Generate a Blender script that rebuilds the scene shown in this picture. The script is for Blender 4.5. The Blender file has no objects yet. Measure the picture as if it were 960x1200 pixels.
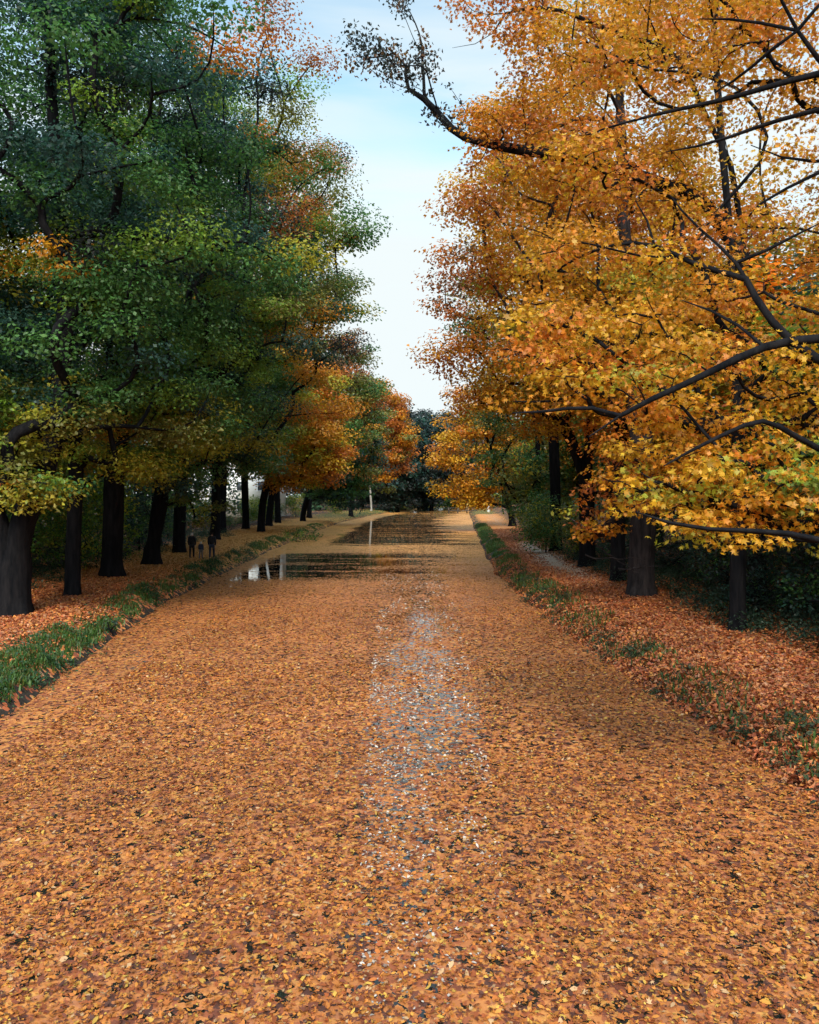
import bpy, math, random
import numpy as np
from mathutils import Vector

R = math.radians
rng = np.random.default_rng(11)
random.seed(11)
scene = bpy.context.scene
COL = scene.collection
CAMZ = 4.8
F = 1000.0
HZ = 578.0

def at(u, v, d):
    """a point d metres ahead of the bridge, in world metres"""
    return np.array([(u - 480.0) / F * d, d, CAMZ + (HZ - v) / F * d])

# ------------------------------------------------------------------ noise
def vnoise(x, y, seed=0):
    x = np.asarray(x, float); y = np.asarray(y, float)
    xi = np.floor(x).astype(np.int64); yi = np.floor(y).astype(np.int64)
    fx = x - xi; fy = y - yi
    fx = fx * fx * (3 - 2 * fx); fy = fy * fy * (3 - 2 * fy)
    def h(a, b):
        n = (a * 374761393 + b * 668265263 + seed * 974634777) & 0x7fffffff
        n = ((n ^ (n >> 13)) * 1274126177) & 0x7fffffff
        return ((n ^ (n >> 16)) & 0xffff) / 65535.0
    a = h(xi, yi); b = h(xi + 1, yi); c = h(xi, yi + 1); d = h(xi + 1, yi + 1)
    return (a * (1 - fx) + b * fx) * (1 - fy) + (c * (1 - fx) + d * fx) * fy

def fbm(x, y, seed=0, o=3):
    s = 0; a = .5; t = 0
    for i in range(o):
        s = s + a * vnoise(x * 2 ** i, y * 2 ** i, seed + i * 7); t += a; a *= .5
    return s / t

def sstep(a, b, x):
    t = np.clip((x - a) / (b - a), 0, 1)
    return t * t * (3 - 2 * t)

# ------------------------------------------------------------------ mesh making
def link(o, parent=None):
    COL.objects.link(o)
    if parent is not None:
        o.parent = parent
    return o

def mesh_np(name, V, faces_flat, sizes, mat, parent=None, col=None, smooth=False, attrs=None):
    V = np.asarray(V, np.float32); ff = np.asarray(faces_flat, np.int32).ravel(); sizes = np.asarray(sizes, np.int32)
    me = bpy.data.meshes.new(name)
    me.vertices.add(len(V)); me.vertices.foreach_set('co', V.ravel())
    me.loops.add(len(ff)); me.loops.foreach_set('vertex_index', ff)
    me.polygons.add(len(sizes))
    st = np.zeros(len(sizes), np.int32); st[1:] = np.cumsum(sizes)[:-1]
    me.polygons.foreach_set('loop_start', st)
    me.polygons.foreach_set('loop_total', sizes)
    if smooth:
        me.polygons.foreach_set('use_smooth', np.ones(len(sizes), bool))
    if col is not None:
        a = me.color_attributes.new('col', 'FLOAT_COLOR', 'POINT')
        c4 = np.ones((len(V), 4), np.float32); c4[:, :3] = col
        a.data.foreach_set('color', c4.ravel())
    for k, vals in (attrs or {}).items():
        a = me.attributes.new(k, 'FLOAT', 'POINT'); a.data.foreach_set('value', np.asarray(vals, np.float32))
    me.update(calc_edges=True)
    me.validate()
    if mat: me.materials.append(mat)
    o = bpy.data.objects.new(name, me)
    return link(o, parent)

def tag(o, label, cat, group=None, kind=None):
    if label: o['label'] = label
    if cat: o['category'] = cat
    if group: o['group'] = group
    if kind: o['kind'] = kind
    return o

def empty(name, loc):
    o = bpy.data.objects.new(name, None); o.location = loc
    return link(o)

# leaf templates: vertices (x along, y across, z lift), faces
def T_kite():
    v = np.array([[-.5, 0, 0], [.05, -.36, .08], [.5, 0, 0], [.05, .36, .08]])
    return v, np.array([[0, 1, 2, 3]])
def T_maple():
    ang = [0, 24, 50, 78, 104, 132, 180, 228, 256, 282, 310, 336]
    rad = [.56, .26, .52, .24, .40, .2, .16, .2, .40, .24, .52, .26]
    v = [[0, 0, -.02]] + [[r * math.cos(R(a)), r * math.sin(R(a)), .07 * (r > .35)] for a, r in zip(ang, rad)]
    n = len(ang)
    f = [[0, 1 + i, 1 + (i + 1) % n] for i in range(n)]
    return np.array(v), np.array(f)
def T_oval():
    v = np.array([[-.5, 0, 0], [-.2, -.22, .05], [.2, -.24, .06], [.5, 0, 0], [.2, .24, .06], [-.2, .22, .05]])
    return v, np.array([[0, 1, 4, 5], [1, 2, 3, 4]])[[0, 1]]
KITE, MAPLE, OVAL = T_kite(), T_maple(), T_oval()

def leaves(P, N, S, C, T):
    """P centres, N normals, S sizes, C colours -> vertex array, face array, colour array"""
    n = len(P); tv, tf = T
    N = N / np.maximum(np.linalg.norm(N, axis=1, keepdims=True), 1e-6)
    rv = rng.normal(size=(n, 3))
    A = np.cross(N, rv); A /= np.maximum(np.linalg.norm(A, axis=1, keepdims=True), 1e-6)
    B = np.cross(N, A)
    cup = rng.uniform(.2, 3.0, size=(n, 1, 1)) * np.where(rng.random((n, 1, 1)) < .5, -1, 1)
    sx = rng.uniform(.8, 1.15, (n, 1, 1)); sy = rng.uniform(.65, 1.1, (n, 1, 1))
    V = (P[:, None] + S[:, None, None] * (A[:, None] * tv[None, :, 0:1] * sx + B[:, None] * tv[None, :, 1:2] * sy
         + N[:, None] * tv[None, :, 2:3] * cup))
    k = len(tv)
    Fc = (np.arange(n) * k)[:, None, None] + tf[None]
    return V.reshape(-1, 3), Fc.reshape(-1, tf.shape[1]), np.repeat(C, k, axis=0)

def leaves_obj(name, P, N, S, C, T, mat, parent=None):
    V, Fc, Cc = leaves(P, N, S, C, T)
    return mesh_np(name, V, Fc, np.full(len(Fc), Fc.shape[1]), mat, parent, col=Cc)

# ------------------------------------------------------------------ materials
def newmat(name):
    m = bpy.data.materials.new(name); m.use_nodes = True
    nt = m.node_tree; nt.nodes.clear()
    return m, nt, nt.nodes, nt.links

def leaf_mat(name, trans=.5, rough=.5, spec=.5):
    m, nt, N, L = newmat(name)
    at_ = N.new('ShaderNodeAttribute'); at_.attribute_name = 'col'
    oi = N.new('ShaderNodeObjectInfo')
    mx = N.new('ShaderNodeMix'); mx.data_type = 'RGBA'; mx.blend_type = 'MULTIPLY'; mx.inputs[0].default_value = 1
    L.new(at_.outputs['Color'], mx.inputs[6]); L.new(oi.outputs['Color'], mx.inputs[7])
    p = N.new('ShaderNodeBsdfPrincipled'); p.inputs['Roughness'].default_value = rough
    p.inputs['Specular IOR Level'].default_value = spec
    L.new(mx.outputs[2], p.inputs['Base Color'])
    t = N.new('ShaderNodeBsdfTranslucent')
    L.new(mx.outputs[2], t.inputs['Color'])
    ms = N.new('ShaderNodeMixShader'); ms.inputs[0].default_value = trans
    L.new(p.outputs[0], ms.inputs[1]); L.new(t.outputs[0], ms.inputs[2])
    o = N.new('ShaderNodeOutputMaterial'); L.new(ms.outputs[0], o.inputs[0])
    return m

def ramp(N, stops, interp='CONSTANT'):
    r = N.new('ShaderNodeValToRGB'); cr = r.color_ramp; cr.interpolation = interp
    cr.elements[0].position = stops[0][0]; cr.elements[0].color = (*stops[0][1], 1)
    cr.elements[1].position = stops[1][0]; cr.elements[1].color = (*stops[1][1], 1)
    for p, c in stops[2:]:
        e = cr.elements.new(p); e.color = (*c, 1)
    return r

def voro_leaf(N, L, scale, stops, coord):
    """litter of leaf-sized cells, each its own colour; returns (colour socket, random value socket, distance socket)"""
    nz = N.new('ShaderNodeTexNoise'); nz.inputs['Scale'].default_value = scale * 1.3; nz.inputs['Detail'].default_value = 2
    L.new(coord, nz.inputs['Vector'])
    ad = N.new('ShaderNodeMix'); ad.data_type = 'RGBA'; ad.blend_type = 'LINEAR_LIGHT'; ad.inputs[0].default_value = .09
    L.new(coord, ad.inputs[6]); L.new(nz.outputs['Color'], ad.inputs[7])
    vo = N.new('ShaderNodeTexVoronoi'); vo.inputs['Scale'].default_value = scale; vo.voronoi_dimensions = '2D'
    L.new(ad.outputs[2], vo.inputs['Vector'])
    sp = N.new('ShaderNodeSeparateColor'); L.new(vo.outputs['Color'], sp.inputs[0])
    r = ramp(N, stops); L.new(sp.outputs[0], r.inputs[0])
    return r.outputs[0], sp.outputs[1], vo.outputs['Distance']

WATER_STOPS = [(0, (.42, .130, .026)), (.16, (.50, .170, .031)), (.34, (.32, .084, .024)), (.5, (.54, .205, .036)), (.62, (.18, .050, .022)),
               (.74, (.41, .142, .046)), (.85, (.58, .25, .038)), (.90, (.09, .034, .022))]
GROUND_STOPS = [(0, (.42, .115, .045)), (.2, (.52, .17, .05)), (.38, (.30, .08, .035)), (.54, (.48, .21, .09)), (.68, (.58, .24, .06)),
                (.8, (.20, .065, .035)), (.92, (.44, .22, .12))]
BROWN_STOPS = [(0, (.07, .045, .03)), (.3, (.14, .06, .035)), (.5, (.045, .035, .03)), (.7, (.24, .10, .05)), (.85, (.05, .05, .035))]

def gold_light_mix(N, L, sock, amt=.7, col=(.64, .31, .07)):  # brightens litter by colour, standing in for light the crowns block
    a = N.new('ShaderNodeAttribute'); a.attribute_name = 'gold_light'
    m_ = N.new('ShaderNodeMath'); m_.operation = 'MULTIPLY'; m_.inputs[1].default_value = amt; L.new(a.outputs['Fac'], m_.inputs[0])
    mx = N.new('ShaderNodeMix'); mx.data_type = 'RGBA'; L.new(m_.outputs[0], mx.inputs[0]); L.new(sock, mx.inputs[6]); mx.inputs[7].default_value = (*col, 1)
    return mx.outputs[2]

def water_mat():
    m, nt, N, L = newmat('canal_water')
    g = N.new('ShaderNodeNewGeometry')
    c, rnd, dist = voro_leaf(N, L, 12.5, WATER_STOPS, g.outputs['Position'])
    big = N.new('ShaderNodeTexNoise'); big.inputs['Scale'].default_value = .35; big.inputs['Detail'].default_value = 3
    L.new(g.outputs['Position'], big.inputs['Vector'])
    hsv = N.new('ShaderNodeHueSaturation'); hsv.inputs['Saturation'].default_value = .95; L.new(c, hsv.inputs['Color'])
    mr = N.new('ShaderNodeMapRange'); mr.inputs[1].default_value = .3; mr.inputs[2].default_value = .7; mr.inputs[3].default_value = .68; mr.inputs[4].default_value = 1.02
    L.new(big.outputs[0], mr.inputs[0]); L.new(mr.outputs[0], hsv.inputs['Value'])
    leaf = N.new('ShaderNodeBsdfPrincipled'); leaf.inputs['Roughness'].default_value = .6; leaf.inputs['Specular IOR Level'].default_value = .25
    L.new(gold_light_mix(N, L, hsv.outputs[0], .6), leaf.inputs['Base Color'])
    bp = N.new('ShaderNodeBump'); bp.inputs['Strength'].default_value = .6; bp.inputs['Distance'].default_value = .03
    L.new(rnd, bp.inputs['Height']); L.new(bp.outputs[0], leaf.inputs['Normal'])
    wat = N.new('ShaderNodeBsdfPrincipled'); wat.inputs['Base Color'].default_value = (.012, .014, .012, 1)
    wat.inputs['Roughness'].default_value = .03; wat.inputs['IOR'].default_value = 1.45
    wn = N.new('ShaderNodeTexNoise'); wn.inputs['Scale'].default_value = 1.6; wn.inputs['Detail'].default_value = 2
    L.new(g.outputs['Position'], wn.inputs['Vector'])
    wb = N.new('ShaderNodeBump'); wb.inputs['Strength'].default_value = .06; wb.inputs['Distance'].default_value = .05
    L.new(wn.outputs[0], wb.inputs['Height']); L.new(wb.outputs[0], wat.inputs['Normal'])
    cov = N.new('ShaderNodeAttribute'); cov.attribute_name = 'cover'
    lt = N.new('ShaderNodeMath'); lt.operation = 'LESS_THAN'
    
    pn = N.new('ShaderNodeTexNoise'); pn.inputs['Scale'].default_value = 2.2; pn.inputs['Detail'].default_value = 3; L.new(g.outputs['Position'], pn.inputs['Vector'])
    pm = N.new('ShaderNodeMath'); pm.operation = 'MULTIPLY_ADD'; pm.inputs[1].default_value = .6; L.new(pn.outputs[0], pm.inputs[0]); L.new(rnd, pm.inputs[2])
    ps_ = N.new('ShaderNodeMath'); ps_.operation = 'SUBTRACT'; ps_.inputs[1].default_value = .33; L.new(pm.outputs[0], ps_.inputs[0])
    L.new(ps_.outputs[0], lt.inputs[0]); L.new(cov.outputs['Fac'], lt.inputs[1])
    ms = N.new('ShaderNodeMixShader'); L.new(lt.outputs[0], ms.inputs[0]); L.new(wat.outputs[0], ms.inputs[1]); L.new(leaf.outputs[0], ms.inputs[2])
    o = N.new('ShaderNodeOutputMaterial'); L.new(ms.outputs[0], o.inputs[0])
    return m

def ground_mat(name, stops, scale=8, dirt=(.46, .34, .25), earth=(.035, .028, .022), grass=(.045, .075, .018)):
    """leaf litter; attribute 'bare' shows trodden dirt, 'green' shows grass and moss, 'dark' shows wet earth"""
    m, nt, N, L = newmat(name)
    g = N.new('ShaderNodeNewGeometry')
    c, rnd, dist = voro_leaf(N, L, scale, stops, g.outputs['Position'])
    fine = N.new('ShaderNodeTexNoise'); fine.inputs['Scale'].default_value = 9; fine.inputs['Detail'].default_value = 6
    L.new(g.outputs['Position'], fine.inputs['Vector'])
    cur = gold_light_mix(N, L, c)
    for an, colr in (('bare', dirt), ('green', grass), ('dark', earth)):
        a = N.new('ShaderNodeAttribute'); a.attribute_name = an
        lt = N.new('ShaderNodeMath'); lt.operation = 'LESS_THAN'; L.new(rnd, lt.inputs[0]); L.new(a.outputs['Fac'], lt.inputs[1])
        r = ramp(N, [(.3, tuple(x * .6 for x in colr)), (.7, tuple(min(1, x * 1.35) for x in colr))], 'LINEAR')
        L.new(fine.outputs[0], r.inputs[0])
        mx = N.new('ShaderNodeMix'); mx.data_type = 'RGBA'
        L.new(lt.outputs[0], mx.inputs[0]); L.new(cur, mx.inputs[6]); L.new(r.outputs[0], mx.inputs[7])
        cur = mx.outputs[2]
    p = N.new('ShaderNodeBsdfPrincipled'); p.inputs['Roughness'].default_value = .85; p.inputs['Specular IOR Level'].default_value = .15
    L.new(cur, p.inputs['Base Color'])
    bp = N.new('ShaderNodeBump'); bp.inputs['Strength'].default_value = .8; bp.inputs['Distance'].default_value = .04
    L.new(rnd, bp.inputs['Height']); L.new(bp.outputs[0], p.inputs['Normal'])
    o = N.new('ShaderNodeOutputMaterial'); L.new(p.outputs[0], o.inputs[0])
    return m

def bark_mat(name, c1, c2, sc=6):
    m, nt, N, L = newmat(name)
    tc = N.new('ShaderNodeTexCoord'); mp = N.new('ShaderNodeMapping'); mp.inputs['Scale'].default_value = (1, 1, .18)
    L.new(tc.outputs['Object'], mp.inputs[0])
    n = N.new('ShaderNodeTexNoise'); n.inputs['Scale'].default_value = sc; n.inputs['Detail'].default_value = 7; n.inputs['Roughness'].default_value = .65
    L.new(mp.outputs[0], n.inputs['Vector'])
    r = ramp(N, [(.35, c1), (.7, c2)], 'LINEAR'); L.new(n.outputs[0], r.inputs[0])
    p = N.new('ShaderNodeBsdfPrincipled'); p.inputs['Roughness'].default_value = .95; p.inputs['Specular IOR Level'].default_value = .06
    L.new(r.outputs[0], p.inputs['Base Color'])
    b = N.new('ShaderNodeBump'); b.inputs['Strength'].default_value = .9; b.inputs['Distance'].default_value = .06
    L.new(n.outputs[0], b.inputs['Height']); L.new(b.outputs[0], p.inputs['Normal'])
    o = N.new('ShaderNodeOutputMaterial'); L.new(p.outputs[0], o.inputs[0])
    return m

def plain(name, c, rough=.8, sc=8, var=.25):
    m, nt, N, L = newmat(name)
    n = N.new('ShaderNodeTexNoise'); n.inputs['Scale'].default_value = sc; n.inputs['Detail'].default_value = 4
    tc = N.new('ShaderNodeTexCoord'); L.new(tc.outputs['Object'], n.inputs['Vector'])
    r = ramp(N, [(.3, tuple(x * (1 - var) for x in c)), (.7, tuple(min(1, x * (1 + var)) for x in c))], 'LINEAR'); L.new(n.outputs[0], r.inputs[0])
    p = N.new('ShaderNodeBsdfPrincipled'); p.inputs['Roughness'].default_value = rough; p.inputs['Specular IOR Level'].default_value = .25
    L.new(r.outputs[0], p.inputs['Base Color'])
    o = N.new('ShaderNodeOutputMaterial'); L.new(p.outputs[0], o.inputs[0])
    return m

M_LEAF = leaf_mat('autumn_leaf')
M_DRY = leaf_mat('fallen_leaf', trans=.1, rough=.6, spec=.25)
M_WATER = water_mat()
M_GROUND = ground_mat('leaf_litter', GROUND_STOPS)
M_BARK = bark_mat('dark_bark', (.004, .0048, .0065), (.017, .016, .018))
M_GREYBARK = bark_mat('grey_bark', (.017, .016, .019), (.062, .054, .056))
M_PALEBARK = bark_mat('pale_bark', (.18, .17, .16), (.42, .40, .37))

# ------------------------------------------------------------------ canal shape
LY = [-60, 0, 18, 24.4, 38, 55, 72, 100, 141, 180, 220, 300, 400, 600]
LX = [-6.6, -7.6, -8.6, -9.3, -10.6, -11.2, -11.6, -11.8, -11.3, -8.5, -4.0, 9.0, 30.0, 80.0]
RY = [-60, 0, 13.1, 18.7, 27, 41, 52, 67, 90, 114, 160, 218, 300, 400, 600]
RX = [7.6, 6.9, 6.3, 5.8, 5.35, 5.0, 5.15, 5.9, 7.2, 8.6, 11.5, 15.0, 24.0, 43.0, 92.0]
def XL(y): return np.interp(y, LY, LX) + .25 * (fbm(np.asarray(y) * .35, 3.3, 5) - .5) * 2
def XR(y): return np.interp(y, RY, RX) + .30 * (fbm(np.asarray(y) * .4, 8.3, 9) - .5) * 2

S_L = [-3, -.6, 0, .25, .6, 1.0, 1.5, 2.0, 2.6, 3.2, 3.8, 4.6, 5.5, 7, 9, 12, 16, 22, 30, 45, 80, 200, 900]
Z_L = [-1.2, -.35, -.06, .16, .36, .5, .56, .6, .61, .6, .6, .62, .65, .72, .8, .9, 1, 1.1, 1.2, 1.3, 1.5, 1.8, 2]
S_R = [-3, -.6, 0, .3, .7, 1.1, 1.5, 2.0, 2.6, 3.2, 3.8, 4.4, 5.2, 6.5, 8.5, 12, 16, 22, 30, 45, 80, 200, 900]
Z_R = [-1.2, -.35, -.06, .18, .36, .48, .56, .6, .6, .6, .61, .64, .7, .78, .9, 1, 1, 1.1, 1.2, 1.3, 1.5, 1.8, 2]

def gz(side, s, x, y):
    z = np.interp(s, S_L if side < 0 else S_R, Z_L if side < 0 else Z_R)
    amp = np.interp(s, [-.6, 0, .5, 1.5, 2, 4, 8, 40], [0, .08, .32, .22, .06, .06, .2, .5])
    return z + amp * (fbm(x * 1.1, y * 1.1, 21) - .5) * 1.6
def ground_z(x, y):
    x = np.asarray(x, float); y = np.asarray(y, float)
    sl = XL(y) - x; sr = x - XR(y)
    return np.where(sl > 0, gz(-1, sl, x, y), np.where(sr > 0, gz(1, sr, x, y), 0.0))

YS = np.concatenate([np.arange(-60, 0, 4), np.arange(0, 60, .35), np.arange(60, 130, .9), np.arange(130, 320, 3.0), np.arange(320, 601, 14)])
def strip(name, side, s0, s1, mat, label):
    base = np.array(S_L if side < 0 else S_R)
    ss = [s0]
    while ss[-1] < s1 - 1e-6:
        s = ss[-1]; st = .22 if s < 6 else (.8 if s < 12 else (4 if s < 40 else 60))
        ss.append(min(s1, s + st))
    ss = np.array(ss); n = len(ss); m = len(YS)
    Y, Sg = np.meshgrid(YS, ss, indexing='ij')
    e = XL(Y) if side < 0 else XR(Y)
    X = e + side * Sg
    Z = gz(side, Sg, X, Y)
    V = np.stack([X, Y, Z], -1).reshape(-1, 3)
    idx = np.arange(n * m).reshape(m, n)
    q = np.stack([idx[:-1, :-1], idx[:-1, 1:], idx[1:, 1:], idx[1:, :-1]], -1).reshape(-1, 4)
    if side < 0: q = q[:, ::-1]
    nz = fbm(X * .8, Y * .5, 31); nz2 = fbm(X * .25, Y * .2, 41); nz3 = fbm(X * 2, Y * 2, 51)
    if side < 0:
        green = sstep(1.9, 1.1, Sg) * sstep(.05, .5, Sg) * (.45 + 1.0 * nz) * np.interp(Y, [20, 32, 60], [1, .55, .45]) + sstep(6, 9, Sg) * .8
        dark = sstep(.5, 0, Sg) * .8 + sstep(5.5, 9, Sg) * (.35 + .8 * nz) + .1 * nz
        bare = 0.15 * nz
    else:
        bw = np.interp(Y, [0, 30, 60, 100], [2.6, 2.1, 1.7, 1.2])
        green = sstep(bw + .3, bw - .6, Sg) * sstep(0, .5, Sg) * np.interp(Y, [0, 22, 40, 50, 70, 200], [.1, .25, .6, .9, 1.2, .5]) * (.5 + nz) + sstep(5, 9, Sg) * .7
        dark = sstep(bw + .3, bw - .5, Sg) * .75 * nz * 1.5 + sstep(.4, 0, Sg) * .5 + sstep(4.3, 6.5, Sg) * .8
        win = sstep(36, 50, Y) * sstep(86, 66, Y)
        bare = np.exp(-((Sg - 3.65 - .15 * np.sin(Y * .1)) / .95) ** 2) * (.12 + 1.4 * win) * (.7 + .7 * nz3) + .12 * nz * sstep(2, 2.5, Sg)
    gold_light = (sstep(34, 60, Y) if side < 0 else sstep(70, 95, Y) * .5) * (.6 + .6 * nz2) * (Sg < 8)  # far litter painted brighter in place of light lost under the crowns
    green = np.maximum(green, sstep(125, 160, Y) * .8 * (Sg > .3) * ((side < 0) | (Y > 170)))
    o = mesh_np(name, V, q, np.full(len(q), 4), mat, None, smooth=True, attrs={'green': green.ravel(), 'dark': dark.ravel(), 'bare': bare.ravel(), 'gold_light': gold_light.ravel()})
    tag(o, label, name.split('.')[0].replace('_', ' '), None, 'structure')
    return o
strip('canal_bank', -1, -3, 1.8, M_GROUND, 'low grassy bank between the leafy canal and the left footpath')
strip('path', -1, 1.8, 4.6, M_GROUND, 'footpath covered in fallen leaves beside the big dark trunks on the left bank')
strip('ground', -1, 4.6, 900, M_GROUND, 'woodland ground behind the row of dark trunks left of the canal')
strip('canal_bank', 1, -3, 1.6, M_GROUND, 'rough bank of leaves and dark plants between the canal and the right footpath')
strip('path', 1, 1.6, 4.9, M_GROUND, 'footpath with red leaves and a worn grey dirt strip on the right bank')
strip('ground', 1, 4.9, 900, M_GROUND, 'woodland ground under the orange trees right of the canal')

# ------------------------------------------------------------------ water
def cover(x, y):
    """how much of the water the floating leaves hide (0..1)"""
    n1 = fbm(x * .9, y * .45, 61); n2 = fbm(x * .35, y * .12, 71); n3 = fbm(x * .22, y * .7, 81)
    c = .96 - .10 * n1 - .05 * sstep(17, 7, y) - .10 * sstep(.55, .75, n2)
    # thinner streak down the middle
    ctr = .3 + .9 * (fbm(y * .12, 2.2, 15) - .5)
    w = np.interp(y, [5, 12, 20, 40, 60, 90], [.8, 1.2, 1.6, 2.1, 3, 4.5])
    st = np.exp(-((x - ctr) / w) ** 2)
    c = c - st * np.clip(.16 + 1.3 * (fbm(x * 1.9, y * .9, 77) - .38), 0, .36) * np.interp(y, [8, 11, 18], [.15, .5, 1])
    # open pool nearer, long open water further on
    a = sstep(-9.9, -9.0, x + n3) * sstep(2.5 + 5 * n3, -4 + 5 * n3, x) * sstep(43 + 6 * n3, 46 + 6 * n3, y) * sstep(71, 68.5, y + 3 * n2)
    xl = XL(y)
    b = sstep(84, 88, y + 12 * n3) * sstep(xl + 2.0 + 3 * n2, xl + 3.2 + 3 * n2, x) * sstep(xl + 13.5 + 10 * n3, xl + 10.5 + 8 * n3, x)
    b = b * np.interp(y, [150, 260], [1, .85])
    op = np.clip(a + b, 0, 1)
    strands = np.clip((fbm(x * .13, y * .8, 91) - .47) * 6, 0, 1) * 1.2 + np.clip((fbm(x * .5, y * 1.5, 93) - .55) * 5, 0, 1) * .8
    strands = strands * np.interp(y, [74, 92, 200], [.8, .3, .45])
    return np.clip(c * (1 - op) + op * strands * .45 - .0, 0, 1)

def make_water():
    ys = np.concatenate([np.arange(-60, 4, 4), np.arange(4, 90, .3), np.arange(90, 200, .8), np.arange(200, 601, 5)])
    t = np.linspace(0, 1, 70)
    Y, Tt = np.meshgrid(ys, t, indexing='ij')
    X = (XL(Y) - 1.0) * (1 - Tt) + (XR(Y) + 1.0) * Tt
    cv = cover(X, Y)
    V = np.stack([X, Y, np.zeros_like(X)], -1).reshape(-1, 3)
    n = 70; m = len(ys)
    idx = np.arange(n * m).reshape(m, n)
    q = np.stack([idx[:-1, :-1], idx[:-1, 1:], idx[1:, 1:], idx[1:, :-1]], -1).reshape(-1, 4)
    o = mesh_np('water', V, q, np.full(len(q), 4), M_WATER, None, smooth=True, attrs={'cover': cv.ravel(), 'gold_light': (sstep(32, 75, Y) * (.55 + .6 * fbm(X * .3, Y * .2, 211))).ravel()})  # far leaf carpet painted brighter too, in place of sky sheen
    tag(o, 'dark still canal water under a carpet of fallen leaves', 'water', None, 'structure')
make_water()

def stopcols(stops, n):
    ps = np.array([s[0] for s in stops] + [1.0]); cs = np.array([s[1] for s in stops])
    k = rng.choice(len(cs), size=n, p=np.diff(ps) / np.diff(ps).sum())
    return cs[k]

def scatter_water():
    P = []
    for (y0, y1, dens) in ((6.5, 11, 820), (11, 16, 560), (16, 24, 230), (24, 36, 110), (36, 52, 45)):
        hw = min(7.5, .54 * y1 + 1)
        x0, x1 = max(-12, -hw), min(8, hw)
        n = int(dens * (x1 - x0) * (y1 - y0))
        x = rng.uniform(x0, x1, n); y = rng.uniform(y0, y1, n)
        k = (x > XL(y) - .1) & (x < XR(y) + .1) & (rng.random(n) < cover(x, y) ** 1.5)
        P.append(np.stack([x[k], y[k]], 1))
    P = np.concatenate(P)
    # left side beyond the narrow cone
    n = int(60 * 5 * 30); x = rng.uniform(-12, -7, n); y = rng.uniform(16, 50, n)
    k = (x > XL(y) - .1) & (rng.random(n) < cover(x, y)); P = np.concatenate([P, np.stack([x[k], y[k]], 1)])
    n = len(P)
    z = .006 + rng.random(n) * .03
    C = stopcols(WATER_STOPS, n) * rng.uniform(.75, 1.25, (n, 1))
    C *= .80; pale = rng.random(n) < .05; C[pale] = np.array([.46, .28, .14]) * rng.uniform(.7, 1.1, (pale.sum(), 1))
    yel = rng.random(n) < .07; C[yel] = np.array([.50, .29, .05]) * rng.uniform(.7, 1.1, (yel.sum(), 1))
    big = .82 + .36 * fbm(P[:, 0] * .4, P[:, 1] * .4, 99); C *= big[:, None]
    N = np.stack([rng.normal(0, .30, n), rng.normal(0, .30, n), np.ones(n)], 1)
    S = rng.uniform(.038, .092, n)
    near = P[:, 1] < 16
    g_ = (sstep(30, 50, P[:, 1]) * .4)[:, None]; C = C * (1 - g_) + np.array([.64, .34, .09]) * g_  # distant floating leaves tinted brighter to stand in for light
    P3 = np.column_stack([P, z])
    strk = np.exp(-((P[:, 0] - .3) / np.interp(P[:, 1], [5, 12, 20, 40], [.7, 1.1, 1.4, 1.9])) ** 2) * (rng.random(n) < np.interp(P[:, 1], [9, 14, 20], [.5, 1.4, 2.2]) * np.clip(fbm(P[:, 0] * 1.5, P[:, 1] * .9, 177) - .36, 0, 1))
    glint = strk > .45; C[glint] = np.array([.52, .46, .40]) * rng.uniform(.35, 1.15, (glint.sum(), 1)); S[glint] *= np.interp(P[glint, 1], [8, 14, 30, 45], [.8, .85, 1.15, 1.5])  # leaves painted whitish to stand in for sky glints on the water
    kind = rng.random(n)
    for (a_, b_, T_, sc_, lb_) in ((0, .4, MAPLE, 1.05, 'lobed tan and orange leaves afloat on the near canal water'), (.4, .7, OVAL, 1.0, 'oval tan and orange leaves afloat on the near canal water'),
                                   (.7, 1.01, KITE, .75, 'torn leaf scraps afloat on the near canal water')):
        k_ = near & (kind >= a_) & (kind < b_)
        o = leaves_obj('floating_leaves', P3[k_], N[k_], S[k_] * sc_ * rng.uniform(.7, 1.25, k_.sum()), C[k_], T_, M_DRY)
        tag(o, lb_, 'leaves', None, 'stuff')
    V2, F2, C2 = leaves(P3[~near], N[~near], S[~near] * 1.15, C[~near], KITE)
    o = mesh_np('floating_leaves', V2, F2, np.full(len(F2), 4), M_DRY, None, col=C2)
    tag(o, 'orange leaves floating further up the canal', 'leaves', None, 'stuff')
scatter_water()

def scatter_ground(name, side, s0, s1, y0, y1, n, stops, label, size=(.08, .15), T=KITE, dens=None, nstd=.45):
    y = y0 + (y1 - y0) * rng.random(n) ** 1.7
    s = rng.uniform(s0, s1, n)
    x = (XL(y) if side < 0 else XR(y)) + side * s
    k = np.abs(x / np.maximum(y, 1)) < .56
    if dens is not None: k &= rng.random(n) < dens(s, x, y)
    x, y, s = x[k], y[k], s[k]; n = len(x)
    z = ground_z(x, y) + .01 + rng.random(n) * .04
    C = stopcols(stops, n) * rng.uniform(.7, 1.25, (n, 1))
    if side < 0 and s1 > 5:
        g_ = (sstep(34, 60, y) * .75)[:, None]; C = C * (1 - g_) + np.array([.66, .36, .10]) * rng.uniform(.7, 1.15, (n, 1)) * g_  # far path leaves painted brighter against the deep crown shade
    N = np.stack([rng.normal(0, nstd, n), rng.normal(0, nstd, n), np.ones(n)], 1)
    S = rng.uniform(*size, n)
    o = leaves_obj(name, np.column_stack([x, y, z]), N, S, C, T, M_DRY)
    tag(o, label, 'leaves', None, 'stuff')
    return o
scatter_ground('fallen_leaves', -1, .7, 7.2, 16, 110, 90000, GROUND_STOPS, 'red brown fallen leaves on the left footpath and among the trunks')
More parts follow.
